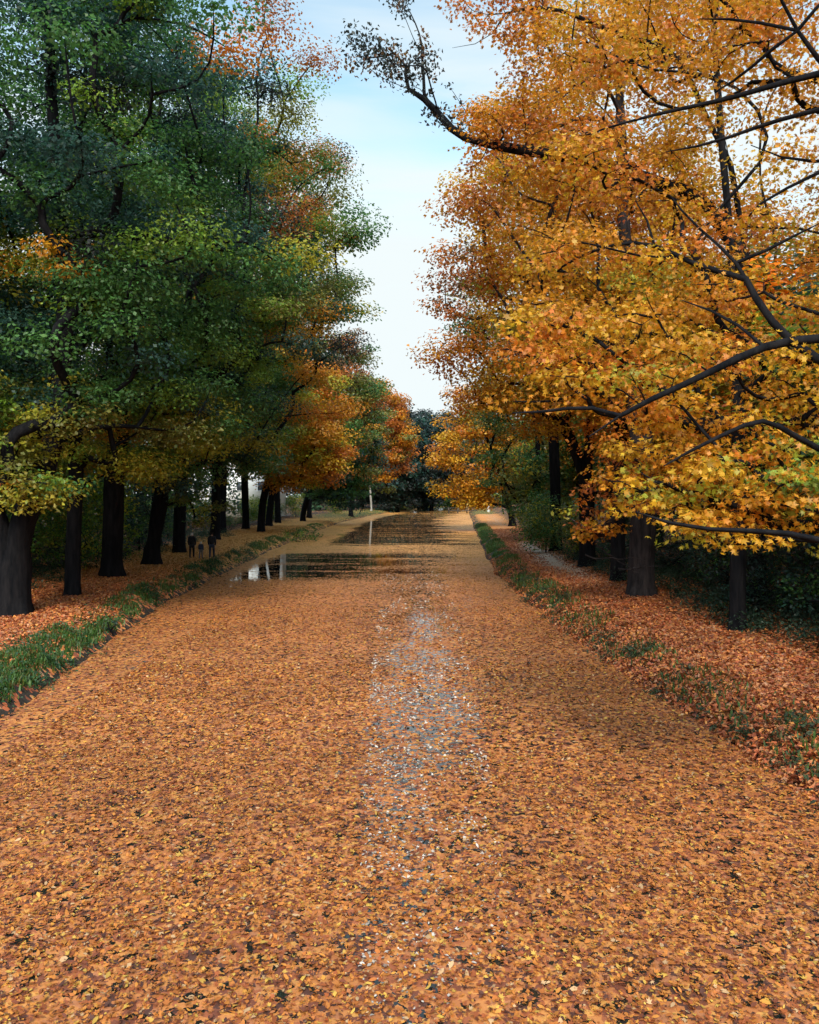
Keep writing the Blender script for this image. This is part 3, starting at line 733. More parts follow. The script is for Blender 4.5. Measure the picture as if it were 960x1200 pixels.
# --- the near maple: trunk stands just outside the picture on the right
def near_maple():
    x, y = 11.2, 13.6; g0 = float(ground_z(x, y))
    root = empty('maple_tree', (x, y, g0))
    tag(root, 'maple reaching in from the right with the brightest yellow leaves', 'tree', GR)
    sk = Skel((x, y, g0 - .25)); sk.minz = 3.2
    sk.line([(x, y, 3), (x - .1, y, 6), (x + .1, y + .1, 9), (x, y, 13), (x + .2, y, 17)], 0, .7, .03)
    def limb(z, pts):
        i = int(np.argmin([np.linalg.norm(p - np.array([x, y, z])) for p in sk.p]))
        return sk.line([at(p[0], p[1], p[2] - 1.3) for p in pts], i, .35, .03)
    def sub(frm, pts):
        f = at(frm[0], frm[1], frm[2] - 1.3); i = int(np.argmin([np.linalg.norm(p - f) for p in sk.p]))
        return sk.line([at(p[0], p[1], p[2] - 1.3) for p in pts], i, .3, .03)
    limb(6.2, [(1060, 405, 13.4), (960, 395, 13.2), (895, 401, 13.0), (835, 436, 12.8), (770, 466, 12.7), (722, 482, 12.7), (690, 512, 12.6)])
    sub((722, 482, 12.7), [(690, 470, 12.9), (640, 487, 13.1), (600, 484, 13.2)])
    sub((895, 401, 13), [(870, 380, 13.4), (835, 360, 13.8), (800, 352, 14)])
    limb(6.0, [(1040, 560, 12.6), (960, 527, 12.3), (910, 500, 12.1), (893, 480, 12.1), (880, 500, 12.0), (848, 506, 11.9), (800, 532, 11.8), (778, 546, 11.8)])
    limb(5.6, [(1020, 650, 12.2), (930, 622, 11.8), (880, 618, 11.6), (830, 628, 11.5), (780, 615, 11.5), (745, 600, 11.5)])
    limb(10, [(1060, 62, 14), (960, 87, 14.2), (895, 104, 14.3), (862, 114, 14.4), (772, 132, 14.7), (730, 145, 14.8), (690, 155, 15)])
    limb(11.5, [(1040, 140, 13.5), (960, 76, 13.2), (927, 32, 13.1), (915, 0, 13.0), (895, -60, 13)])
    sub((927, 32, 13.1), [(890, 26, 13.2), (855, 18, 13.4), (820, 22, 13.7)])
    sub((927, 32, 13.1), [(960, 6, 13), (1000, -30, 13)])
    sub((927, 32, 13.1), [(905, 60, 13.3), (878, 80, 13.6), (862, 97, 13.8), (838, 108, 14)])
    sub((960, 76, 13.2), [(1000, 48, 13.2)])
    limb(9, [(1040, 108, 14.6), (942, 132, 14.8), (885, 148, 15), (820, 175, 15.2), (780, 178, 15.4)])
    limb(8.5, [(1060, 180, 15), (960, 190, 15.2), (912, 196, 15.3), (880, 170, 15.5)])
    limb(8.2, [(1050, 170, 14.5), (960, 200, 14.6), (925, 219, 14.6), (885, 239, 14.8), (850, 262, 15)])
    limb(7.6, [(1060, 470, 13.4), (960, 428, 13.8), (920, 400, 14), (908, 383, 14), (880, 345, 14.2), (870, 322, 14.3), (872, 312, 14.3), (850, 290, 14.5), (810, 265, 14.7), (785, 228, 15)])
    sub((872, 312, 14.3), [(925, 277, 14.3), (960, 262, 14.4)])
    sub((870, 322, 14.3), [(830, 318, 14.6), (790, 300, 14.9), (768, 282, 15.1), (720, 286, 15.3), (675, 296, 15.5), (648, 322, 15.6)])
    sub((768, 282, 15.1), [(765, 255, 15.2), (745, 235, 15.3)])
    nexp = len(sk.p)
    cl, cc = [], []
    def mass(u0, u1, v0, v1, d0, d1, n, r, pal, mask=None):
        k = 0; t = 0
        while k < n and t < n * 30:
            t += 1
            u, v, d = random.uniform(u0, u1), random.uniform(v0, v1), random.uniform(d0, d1)
            if mask and not mask(u, v): continue
            cl.append((*at(u, v, d), r * random.uniform(.6, 1.3))); cc.append(pick(pal, 1)[0]); k += 1
    LOW = [(YEL, 4), (GOLD, 3.2), (YG, 1.2)]
    # lowest bright spray
    def low(u, v): return v < 575 + 60 * math.sin((u - 700) / 330 * 3.1) + random.uniform(-14, 14)
    mass(725, 1010, 540, 640, 11.0, 12.6, 66, .46, LOW, low)
    mass(900, 1040, 500, 640, 11.2, 13, 16, .5, [(YG, 3), (YEL, 2), (LGRN, 1)])
    mass(640, 1010, 400, 560, 12, 14.2, 62, .6, [(YEL, 3), (GOLD, 4), (ORG, 1.5), (YG, 1)], lambda u, v: v < 470 + max(0, u - 700) * 1.2)
    mass(640, 1020, 270, 430, 13, 16, 52, .7, [(GOLD, 4), (ORG, 1.6), (YEL, 3), (YG, 1)], lambda u, v: random.random() > .35)
    def hole(u, v):
        g = math.exp(-((u - 868) / 75) ** 2 - ((v - 175) / 80) ** 2)
        g = max(g, 1.0 * math.exp(-((u - 940) / 40) ** 2 - ((v - 50) / 25) ** 2), math.exp(-((u - 750) / 25) ** 2 - ((v - 150) / 50) ** 2))
        return random.random() > g * 1.5
    mass(670, 1030, -60, 280, 13.4, 16.5, 58, .75, [(ORG, 2.5), (GOLD, 5), (YEL, 1.6)], hole)
    mass(590, 760, 370, 470, 12.8, 14.5, 18, .55, [(GOLD, 3), (ORG, 3), (YEL, 1)])
    cl = np.array(cl); cc = np.array(cc)
    # outside the frame: the rest of the crown
    e = envelope(x + 1, y, 6, 19, 5, 5, 40, 1.0, seed=77); e = e[(e[:, 0] / e[:, 1] > .56)]
    cl = np.concatenate([cl, e]); cc = np.concatenate([cc, pick(ORG_PAL, len(e))])
    order = np.argsort(np.linalg.norm(cl[:, :2] - np.array([x, y]), axis=1))
    for i in order:
        tip = sk.reach(cl[i, :3] - np.array([0, 0, .05]), step=.4, jit=.05)
        for k in range(2):
            a = random.uniform(0, 6.28); q = cl[i, :3] + cl[i, 3] * .7 * np.array([math.cos(a), math.sin(a), random.uniform(-.25, .2)])
            sk.line([q], tip, .3, .03)
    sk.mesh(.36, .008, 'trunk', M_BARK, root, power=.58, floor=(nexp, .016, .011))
    crown_leaves('crown', cl, cc, root, 84, (.09, .15), MAPLE, flat=.34, up=.55, droop=.12)
near_maple()

# --- the sparse bough high over the canal and the orange top mass belong to a tall tree by the right path
def tall_sparse():
    x, y = 12.6, 31.0; g0 = float(ground_z(x, y))
    root = empty('deciduous_tree', (x, y, g0))
    tag(root, 'tall tree whose nearly bare bough arches across the open sky', 'tree', GR)
    sk = Skel((x, y, g0 - .25)); sk.minz = 6
    sk.line([(x, y, 4), (x - .1, y, 9), (x - .6, y, 15), (x - 1.6, y, 20), (x - 3, y, 25)], 0, .8, .05)
    def limb(frm, pts):
        f = np.array(frm, float); i = int(np.argmin([np.linalg.norm(p - f) for p in sk.p]))
        sk.line([at(*p) for p in pts], i, .5, .04)
    limb((x, y, 13), [(820, 230, 31), (700, 190, 30), (600, 175, 29), (545, 164, 29), (524, 157, 29), (516, 130, 29), (500, 114, 29), (478, 99, 29), (460, 100, 29), (444, 90, 29)])
    limb((x - 1, y, 17), [(790, 60, 30), (700, 30, 29), (640, 2, 28.5), (610, 10, 28.5), (575, 22, 28.5), (545, 15, 28.5)])
    limb(tuple(at(600, 12, 28.5)), [(585, 48, 28.5), (560, 55, 28.5), (530, 56, 28.5)])
    limb(tuple(at(478, 99, 29)), [(470, 80, 29)])
    limb(tuple(at(498, 112, 29)), [(497, 90, 29), (492, 60, 29)])
    cl, cc = [], []
    def mass(u0, u1, v0, v1, n, r, pal, d0=27.5, d1=30):
        for _ in range(n):
            cl.append((*at(random.uniform(u0, u1), random.uniform(v0, v1), random.uniform(d0, d1)), r * random.uniform(.6, 1.3))); cc.append(pick(pal, 1)[0])
    n0 = 0
    mass(408, 462, 40, 84, 15, .5, [(DUSK, 3), (BRN, 1.5)]); mass(450, 505, 50, 92, 13, .5, [(DUSK, 3), (BRN, 1.5)]); mass(450, 480, -10, 40, 7, .4, [(DUSK, 2), (BRN, 1)]); mass(486, 505, 40, 90, 5, .45, [(DUSK, 3), (BRN, 1)])
    mass(500, 560, 110, 165, 9, .35, [(DUSK, 3), (BRN, 1)]); mass(470, 540, 85, 130, 7, .3, [(DUSK, 3), (BRN, 1)])
    nsp = len(cl)
    mass(505, 700, -20, 45, 24, .85, [(RUST, 3), (ORG, 3), (BRN, .6)])
    mass(560, 760, 130, 260, 30, .9, ORG_PAL + [(RUST, 2)]); mass(600, 740, -40, 150, 22, .9, ORG_PAL)
    mass(530, 640, 130, 200, 14, .7, [(RUST, 3), (ORG, 3)])
    cl = np.array(cl); cc = np.array(cc)
    for i in np.argsort(-cl[:, 0]): sk.reach(cl[i, :3], step=.5)
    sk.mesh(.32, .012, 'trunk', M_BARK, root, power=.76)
    crown_leaves('crown', cl[nsp:], cc[nsp:], root, 34, (.14, .22), MAPLE, flat=.5)
    # thin foliage of the bare bough
    crown_leaves('crown', cl[:nsp], cc[:nsp], root, 46, (.10, .18), KITE, flat=.9, up=0)
tall_sparse()

# --- second rows, standing deeper in the wood (copies of two trees)
GB = 'trees deeper in the wood'
proto = tree('green tree behind the first dark trunks on the left', -24, 38, 22, .35, (-24, 38, 4, 22, 6.5, 6.5), 150, 2.0, [(GRN, 3), (LGRN, 2), (TEAL, 2), (YG, 1)], group=GB, seed=60, size=(.24, .38), per_m2=12, minz=2)
proto2 = tree('yellow green tree in the wood behind the left footpath', -25, 56, 21, .35, (-25, 56, 3.5, 21, 6.5, 6.5), 140, 2.0, [(YG, 3), (OLV, 2), (GRN, 2), (GOLD, 1)], group=GB, seed=63, size=(.26, .4), per_m2=11, minz=2)
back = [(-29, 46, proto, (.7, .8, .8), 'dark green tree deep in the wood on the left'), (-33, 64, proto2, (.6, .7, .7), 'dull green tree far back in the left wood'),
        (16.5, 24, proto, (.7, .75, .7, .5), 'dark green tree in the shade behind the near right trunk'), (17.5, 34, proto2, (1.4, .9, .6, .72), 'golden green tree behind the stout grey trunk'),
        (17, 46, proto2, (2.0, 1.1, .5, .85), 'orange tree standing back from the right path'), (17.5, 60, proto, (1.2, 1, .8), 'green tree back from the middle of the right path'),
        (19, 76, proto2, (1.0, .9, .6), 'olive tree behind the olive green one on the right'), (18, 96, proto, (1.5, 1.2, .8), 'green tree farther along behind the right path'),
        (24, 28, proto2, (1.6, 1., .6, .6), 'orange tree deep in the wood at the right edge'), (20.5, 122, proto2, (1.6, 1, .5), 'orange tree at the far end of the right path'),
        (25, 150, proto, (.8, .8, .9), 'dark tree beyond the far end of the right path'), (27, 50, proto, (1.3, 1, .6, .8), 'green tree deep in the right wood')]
for (x, y, pr, c, lb) in back:
    copy_thing(pr, (x, y, float(ground_z(x, y))), random.uniform(0, 6), (random.uniform(.9, 1.1), random.uniform(.95, 1.12) * (c[3] if len(c) > 3 else 1)), lb, GB, c[:3])

# --- dark trees closing the view where the canal bends
GD = 'dark trees closing the view at the canal bend'
pd_ = tree('dark blue green tree closing the canal at its bend', -3, 215, 26, .5, (-3, 215, 1.5, 27, 8, 7), 170, 3.0, [(DUSK, 4), (TEAL, 3)], group=GD, seed=70, size=(.6, .95), per_m2=4.2, minz=1)
for (x, y, s, c, lb) in ((6, 232, 1.0, (1, 1, 1.1), 'dark tree in the middle of the wall of trees beyond the water'), (14, 262, 1.05, (1.1, 1, 1), 'dark tree directly above the far end of the water'),
                         (24, 285, 1.0, (.9, 1, 1.1), 'dark tree at the right end of the wall of trees beyond the water'), (-13, 235, 1.05, (1.2, 1.1, 1), 'dark tree at the left end of the wall of trees beyond the water'),
                         (-22, 195, .95, (1.5, 1.5, 1), 'dull green tree behind the farthest left bank trees'), (37, 290, 1, (1.2, 1, 1), 'dark tree beyond the far right bank'),
                         (-6, 262, 1.0, (3, 1.8, 1), 'brownish tree rising behind the dark wall of trees')):
    copy_thing(pd_, (x, y, float(ground_z(x, y))), random.uniform(0, 6), (s, s * random.uniform(.9, 1.08)), lb, GD, c)

# pale trunked tree by the far left bank
tree('slender pale trunked tree at the far end of the left path', -9.2, 205, 18, .24, (-10, 206, 9, 19, 3, 3), 30, 1.6, [(LGRN, 2), (YG, 2), (OLV, 2)], seed=81, size=(.4, .6), per_m2=5, bark=M_PALEBARK, name='birch_tree', group=GD)

# --- shrubs
def shrub(label, x, y, w, h, pal, n=40, group=None, size=(.1, .17), per=40, low=True):
    g0 = float(ground_z(x, y)); root = empty('shrub', (x, y, g0)); tag(root, label, 'shrub', group)
    sk = Skel((x, y, g0 - .1)); sk.minz = -9
    cl = []
    for _ in range(n):
        d = rng.normal(size=3); d /= np.linalg.norm(d); r = rng.random() ** .4
        cl.append((x + d[0] * w * r, y + d[1] * w * r, g0 + h * (.5 + .5 * d[2] * r), .26 * (w + h) * .5 * rng.uniform(.7, 1.3)))
    cl = np.array(cl); cc = pick(pal, n) * rng.uniform(.7, 1.3, (n, 1))
    sk.line([(x, y, g0 + h * .3)], 0, .2, .02)
    for i in np.argsort(cl[:, 2]): sk.reach(cl[i, :3], step=.3, jit=.04)
    sk.mesh(.05, .008, 'stem', M_BARK, root, flare=0)
    crown_leaves('foliage', cl, cc, root, per, size, OVAL, flat=.7, up=.6)
    return root
GS = 'undergrowth shrubs at the edge of the wood'
DKP = [(TEAL, 4), (GRN, 3), (DUSK, 2)]
s1 = shrub('dark green shrub behind the slender near trunk on the right', 12.6, 24.5, 1.7, 3.2, DKP, 46, GS)
s2 = shrub('dark broad shrub beside the stout grey trunk', 12.4, 32, 1.9, 3.0, DKP + [(LGRN, 1)], 46, GS)
s3 = shrub('yellow green bush leaning to the path right of the grey dirt strip', 9.6, 60, 2.0, 4.4, [(OLV, 4), (GRN, 3), (YG, 1.5)], 56, GS, size=(.14, .24), per=24)
s4 = shrub('yellow green bush behind the second and third dark trunks on the left', -18.5, 46, 2.2, 4.0, [(LGRN, 4), (YG, 2), (GRN, 3)], 56, GS, size=(.14, .22), per=26)
sh = [(11.9, 20.3, s1, 1.0, 1.0, None, 'dark shrub at the right edge of the photo beyond the path'), (14.2, 27.5, s2, 1.3, 1.3, None, 'tall dark shrub behind the near right trunk'),
      (11.6, 28.4, s1, .8, .75, None, 'small dark shrub midway between the slender trunk and the stout grey trunk'), (13.6, 36.5, s1, 1.3, 1.2, None, 'dark shrub behind the stout grey trunk'),
      (12.8, 42, s2, 1.2, 1.0, None, 'dark shrub right of the forked tree'), (12.4, 50, s1, 1.2, 1.2, (1.5, 1.4, 1), 'green shrub beside the forked tree'), (10.6, 54.0, s3, .8, .75, (.8, .9, .9), 'small olive bush just beyond the forked tree'),
      (10.8, 67, s3, 1.0, 1.0, (.8, .95, .8), 'green bush next in line along the right path'), (11.5, 75, s3, 1.0, 1.1, (.9, 1, .8), 'olive bush farther up the right path'), (12.7, 86, s3, 1.0, 1.0, (1.1, 1, .8), 'last olive bush seen beside the right path'),
      (14.8, 18.2, s2, 1.3, 1.2, None, 'tall dark shrub by the right edge of the photo'), (16, 31, s1, 1.6, 1.6, None, 'tall dark bush deep behind the right trunks'), (15.6, 22.5, s1, 1.5, 1.6, None, 'tall shadowed bush deep at the right edge'),
      (-17.6, 33, s4, .9, .8, (.9, 1, .9), 'dark bush between the first two left trunks'), (-19.5, 38.5, s4, 1.1, 1.1, (1.3, 1.3, 1), 'green bush beyond the second left trunk'),
      (-19, 53.5, s4, 1.1, 1.2, (1.3, 1.25, 1), 'green bush behind the double trunk'), (-19, 60, s1, 1.5, 1.6, None, 'dark bush behind the walkers'), (-21, 67, s1, 1.6, 1.5, None, 'dark bush in the shade right of the walkers'),
      (-23, 47, s4, 1.4, 1.4, (.6, .7, .8), 'tall bush deep in the left wood'), (-17.2, 29.5, s2, 1.1, .9, None, 'dark shrub behind the broad first trunk'), (-22.3, 34, s2, 1.5, 1.6, None, 'tall dark shrub in the left wood at the photo edge'),
      (-21, 124, s4, 1.3, .8, (.9, .9, .8), 'bush hiding the foot of the stand-in pale building'),
      (-1, 238, s4, 2.6, 1.1, (1, 1, .8), 'pale green bush on the bank below the dark wall of trees'), (8, 250, s4, 2.6, 1.0, (.8, .9, .8), 'green bush at the water end below the dark trees'), (17, 268, s4, 2.8, 1.1, (.8, .9, .8), 'green bush at the foot of the farthest dark tree'), (27, 250, s4, 2.8, 1.0, (.9, .9, .8), 'green bush where the canal bends away to the right'),
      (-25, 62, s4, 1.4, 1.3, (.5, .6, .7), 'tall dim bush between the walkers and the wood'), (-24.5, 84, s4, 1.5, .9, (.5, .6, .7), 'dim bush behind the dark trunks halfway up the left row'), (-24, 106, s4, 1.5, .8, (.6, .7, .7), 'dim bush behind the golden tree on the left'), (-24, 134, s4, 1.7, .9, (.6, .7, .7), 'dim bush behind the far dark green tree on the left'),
      (-21.5, 76, s2, 1.2, .7, None, 'low dark bush left of the pale gap'), (-22.5, 98, s2, 1.3, .6, (1, 1.3, .8), 'low bush under the pale gap between the trunks'), (-21.5, 112, s4, 1.0, .6, (.6, .7, .7), 'low green bush past the pale gap'),
      (-21, 126, s4, 1.0, .8, (.8, .8, .7), 'green bush behind the far left trunks'), (-19.5, 146, s4, 1.2, 1, (.9, .9, .7), 'yellowish bush near the end of the left row'), (-15, 172, s4, 1.1, .9, (1.2, 1.1, .7), 'light green bush at the far end of the left path')]
for (x, y, s, a, b, c, lb) in sh:
    r = copy_thing(s, (x, y, float(ground_z(x, y))), random.uniform(0, 6), (a, b), lb, GS)
    if c:
        for ch in r.children:
            if ch.name.startswith('foliage'): ch.color = (*c, 1)

# bank plants on the far left edge
shrub('rounded dark green tuft at the left water edge', -9.9, 28.6, .42, .8, [(GRN, 3), (TEAL, 2)], 14, None, size=(.06, .11), per=160)
shrub('low bright green clump on the far left bank beside the open water', -10.5, 84, 2.2, 1.3, [(LGRN, 2), (GRN, 3), (OLV, 1)], 30, None, size=(.14, .22), per=30)

# --- the far-off wood that closes the horizon on both sides
def far_wood(name, label, pts, h, pal, n, size, spread, per=55):
    pts = np.array(pts, float); seg = np.linalg.norm(np.diff(pts, axis=0), axis=1); cum = np.concatenate([[0], np.cumsum(seg)])
    t = rng.random(n) * cum[-1]
    x = np.interp(t, cum, pts[:, 0]) + rng.normal(0, spread, n); y = np.interp(t, cum, pts[:, 1]) + rng.normal(0, spread, n)
    hh = h * (.6 + .65 * fbm(t / 9, x * 0 + 3, 12)); z = rng.random(n) ** .8 * hh + 1
    cc = pick(pal, n) * rng.uniform(.7, 1.3, (n, 1))
    idx = np.repeat(np.arange(n), per); m = len(idx)
    P = np.column_stack([x, y, z])[idx] + rng.normal(0, 1, (m, 3)) * np.array([1.6, 1.6, 1.0])
    N = rng.normal(0, .6, (m, 3)); N[:, 2] += .6
    o = leaves_obj(name, P, N, rng.uniform(*size, m), cc[idx] * rng.uniform(.7, 1.3, (m, 1)), KITE, M_LEAF)
    tag(o, label, 'woods', None, 'stuff')
far_wood('woods', 'dense wood far behind the right hand trees', [(22, 12), (26, 40), (30, 80), (33, 120), (38, 170), (50, 240), (60, 330)], 15, [(TEAL, 3), (GRN, 3), (BRN, 1), (OLV, 1)], 1500, (.4, .7), 2.5)
far_wood('woods', 'dense wood far behind the left hand trees', [(-34, 22), (-34, 50), (-35, 74), (-33, 105), (-27, 118)], 14, [(TEAL, 3), (GRN, 3), (OLV, 1)], 1100, (.4, .65), 2.2)
far_wood('woods', 'distant line of trees beyond the bend of the canal', [(-60, 250), (-20, 290), (20, 330), (60, 330), (110, 330)], 20, [(DUSK, 3), (TEAL, 2), (BRN, 1)], 900, (1.0, 1.6), 5)

# ------------------------------------------------------------------ buildings and small things
def box_np(x0, x1, y0, y1, z0, z1):
    V = np.array([[x, y, z] for z in (z0, z1) for y in (y0, y1) for x in (x0, x1)], float)
    Q = np.array([[0, 2, 3, 1], [4, 5, 7, 6], [0, 1, 5, 4], [1, 3, 7, 5], [3, 2, 6, 7], [2, 0, 4, 6]])
    return V, Q
def boxes(name, bs, mat, parent=None):
    Vs, Qs, off = [], [], 0
    for b in bs:
        v, q = box_np(*b); Vs.append(v); Qs.append(q + off); off += 8
    V = np.concatenate(Vs); Q = np.concatenate(Qs)
    return mesh_np(name, V, Q, np.full(len(Q), 4), mat, parent)
M_WALL = plain('pale_render', (.78, .80, .82), .8, .6, .06)
M_ROOF = plain('slate_roof', (.09, .085, .09), .7, 3)
M_GLASS = plain('window_glass', (.05, .06, .07), .15, 1, .1)
M_WOOD = plain('weathered_wood', (.07, .055, .045), .85, 5)

hs = empty('stand_in_house', (-30, 140, 1.0)); tag(hs, 'added pale building standing in for bright sky between the dark trunks on the left', 'stand_in_house')
boxes('wall', [(-9, 9, -5, 5, 0, 9)], M_WALL, hs)  # building made up for the bright sky gap and its reflection in the pool
rv = np.array([[-9.5, -5.5, 9.003], [9.5, -5.5, 9.003], [9.5, 5.5, 9.003], [-9.5, 5.5, 9.003], [-6, 0, 12.5], [6, 0, 12.5]])
mesh_np('roof', rv, [0, 1, 5, 4, 2, 3, 4, 5, 1, 2, 5, 3, 0, 4, 3, 2, 1, 0], [4, 4, 3, 3, 4], M_ROOF, hs)
for zz in (1.2, 4.2, 6.8):
    for k in range(5):
        xx = -7.2 + k * 3.3
        w_ = boxes('window', [(xx, xx + 1.1, -5.06, -4.99, zz, zz + 1.4)], M_GLASS, hs)
        boxes('sill', [(xx - .08, xx + 1.18, -5.14, -5.0, zz - .1, zz - .003)], M_WALL, w_)

# low wooden landing at the far right of the canal
jt = empty('wooden_jetty', (13.2, 205, 0)); tag(jt, 'low dark wooden jetty on posts at the far right end of the canal', 'jetty')
boxes('deck', [(-4.0, 3, -1, 1, .55, .7)], M_WOOD, jt)
for i in range(4):
    for yy in (-.9, .9): boxes('post', [(-3.9 + i * 2.2, -3.7 + i * 2.2, yy - .1, yy + .1, -.8, 1.35)], M_WOOD, jt)
boxes('rail', [(-4, 3, -.95, -.87, 1.2, 1.33), (-4, 3, .87, .95, 1.2, 1.33)], M_WOOD, jt)
ps = empty('bollard', (17.6, 190, float(ground_z(17.6, 190)))); tag(ps, 'small pale post where the right path meets the far bend', 'post')
v, q = tube(np.array([[0, 0, -.2], [0, 0, .6], [0, 0, 1.3], [0, 0, 1.5]]), np.array([.28, .26, .25, .12]), 10)
mesh_np('shaft', v, q, np.full(len(q), 4), plain('pale_stone', (.55, .55, .52)), ps, smooth=True)

# a fallen twig barrier by the stout trunk
def twigs():
    Vs, Qs, off = [], [], 0
    for (a, b) in (((688, 651, 33.3), (758, 657, 33.0)), ((700, 640, 33.5), (750, 672, 33.0)), ((725, 668, 33.2), (775, 662, 32.8))):
        A, B = at(*a), at(*b); t = np.linspace(0, 1, 9)[:, None]
        p = A + (B - A) * t + rng.normal(0, .05, (9, 3)); v, q = tube(p, np.linspace(.035, .012, 9), 5); Vs.append(v); Qs.append(q + off); off += len(v)
    v = np.concatenate(Vs); v[:, 2] += 0
    o = mesh_np('fallen_branch', v, np.concatenate(Qs), np.full(sum(len(x) for x in Qs), 4), M_GREYBARK, None, smooth=True)
    tag(o, 'pale broken branch caught across the foot of the stout grey trunk', 'branch')
twigs()

# ------------------------------------------------------------------ people
M_DARKCLOTH = plain('dark_cloth', (.02, .022, .03), .9); M_DENIM = plain('dark_denim', (.03, .04, .07), .9); M_SKIN = plain('skin', (.5, .32, .24), .6, 8, .05)
M_HAIRG = plain('grey_hair', (.7, .68, .65), .8); M_HAIRD = plain('dark_hair', (.03, .02, .015), .8); M_GREYCL = plain('grey_cloth', (.16, .16, .18), .9); M_BLUE = plain('navy_cloth', (.03, .045, .09), .9)

def skinned(name, verts, edges, radii, mat, parent, root=0, lvl=2):
    me = bpy.data.meshes.new(name); me.from_pydata(verts, edges, []); o = bpy.data.objects.new(name, me); link(o, parent)
    me.materials.append(mat)
    md = o.modifiers.new('skin', 'SKIN'); md.use_smooth_shade = True
    sl = me.skin_vertices[0].data if me.skin_vertices else None
    if sl is None:
        bpy.context.view_layer.objects.active = o
        import bmesh
        bm = bmesh.new(); bm.from_mesh(me); bm.verts.layers.skin.verify(); bm.to_mesh(me); bm.free(); sl = me.skin_vertices[0].data
    for i, r in enumerate(radii): sl[i].radius = (r, r) if not isinstance(r, tuple) else r
    sl[root].use_root = True
    s = o.modifiers.new('sub', 'SUBSURF'); s.levels = lvl; s.render_levels = lvl
    return o

def person(label, x, y, H, heading, coat, legs, hair, stride=.22, skirt=False, arm=(0, 0)):
    """walking figure; heading in radians, 0 = walking away from the camera"""
    root = empty('person', (x, y, float(ground_z(x, y)))); root.rotation_euler = (0, 0, heading); tag(root, label, 'person', 'walkers on the left footpath')
    k = H / 1.75
    V, E, Rr = [], [], []
    def v(p, r): V.append(tuple(c * k for c in p)); Rr.append(r * k if not isinstance(r, tuple) else (r[0] * k, r[1] * k)); return len(V) - 1
    pel = v((0, 0, .90), (.15, .11)); ab = v((0, 0, 1.1), (.13, .10)); ch = v((0, .01, 1.3), (.165, .11)); nb = v((0, 0, 1.45), (.07, .06)); nk = v((0, .01, 1.52), .052)
    hd = v((0, .015, 1.60), (.072, .085)); ht = v((0, .01, 1.69), (.062, .075))
    E += [(pel, ab), (ab, ch), (ch, nb), (nb, nk), (nk, hd), (hd, ht)]
    for s in (-1, 1):
        st = stride * s
        hp = v((s * .095, 0, .86), .085); kn = v((s * .10, st * .55, .49), .058); an = v((s * .10, st * .95 - .03, .085), .038); to = v((s * .115, st * .95 + .13, .04), .034)
        E += [(pel, hp), (hp, kn), (kn, an), (an, to)]
        sh_ = v((s * .19, 0, 1.40), .058); el = v((s * .235, -st * .3, 1.12), .042); wr = v((s * .22, -st * .55 + .08, .88), .028); hn = v((s * .215, -st * .6 + .10, .80), .032)
        E += [(nb, sh_), (sh_, el), (el, wr), (wr, hn)]
        for f in range(5):
            fx = (-.028 + f * .014); ft = v((s * .215 + (0 if f else -s * .03), -st * .6 + .10 + fx, .735 if f else .77), .009); E.append((hn, ft))
    slim = [((q[0] * .72, q[1] * .72) if isinstance(q, tuple) and i < 4 else q) for i, q in enumerate(Rr)]
    for i in (7, 20): slim[i] = Rr[i] * .75
    b = skinned('body', V, E, slim, M_SKIN, root)
    # clothing as slightly larger shells over the same joints
    def sub(name, ids, mat, grow):
        mp = {i: n for n, i in enumerate(ids)}
        e = [(mp[a], mp[c]) for a, c in E if a in mp and c in mp]
        rr = [tuple(q + grow * k for q in Rr[i]) if isinstance(Rr[i], tuple) else Rr[i] + grow * k for i in ids]
        return skinned(name, [V[i] for i in ids], e, rr, mat, root)
    L0 = 7; n1 = 13
    lg = [pel]; tr = [pel, ab, ch, nb]
    for q in (0, 1):
        o_ = L0 + q * n1
        lg += [o_, o_ + 1, o_ + 2]; tr += [o_ + 4, o_ + 5, o_ + 6]
    sub('trousers', lg, legs, .018); sub('jacket', tr, coat, .03)
    for q in (0, 1):
        o_ = L0 + q * n1 + 2
        sub('shoe', [o_, o_ + 1], M_DARKCLOTH, .014)
    hv = [tuple(c * k for c in p) for p in ((0, -.02, 1.63), (0, -.015, 1.70), (0, -.035, 1.57))]
    skinned('hair', hv, [(0, 1), (0, 2)], [.088 * k, .072 * k, .06 * k], hair, root)
    if skirt: pass
    return root
person('person with pale grey hair in dark clothes, leftmost of the three walkers', -13.9, 54.5, 1.68, .1, M_DARKCLOTH, M_DARKCLOTH, M_HAIRG, .16)
person('small child in dark clothes between the two grown ups', -13.25, 54.2, 1.12, -.1, M_BLUE, M_GREYCL, M_HAIRG, .14)
person('person in a dark jacket and jeans, rightmost of the three walkers', -12.6, 54.4, 1.72, .05, M_DARKCLOTH, M_DENIM, M_HAIRD, .2)

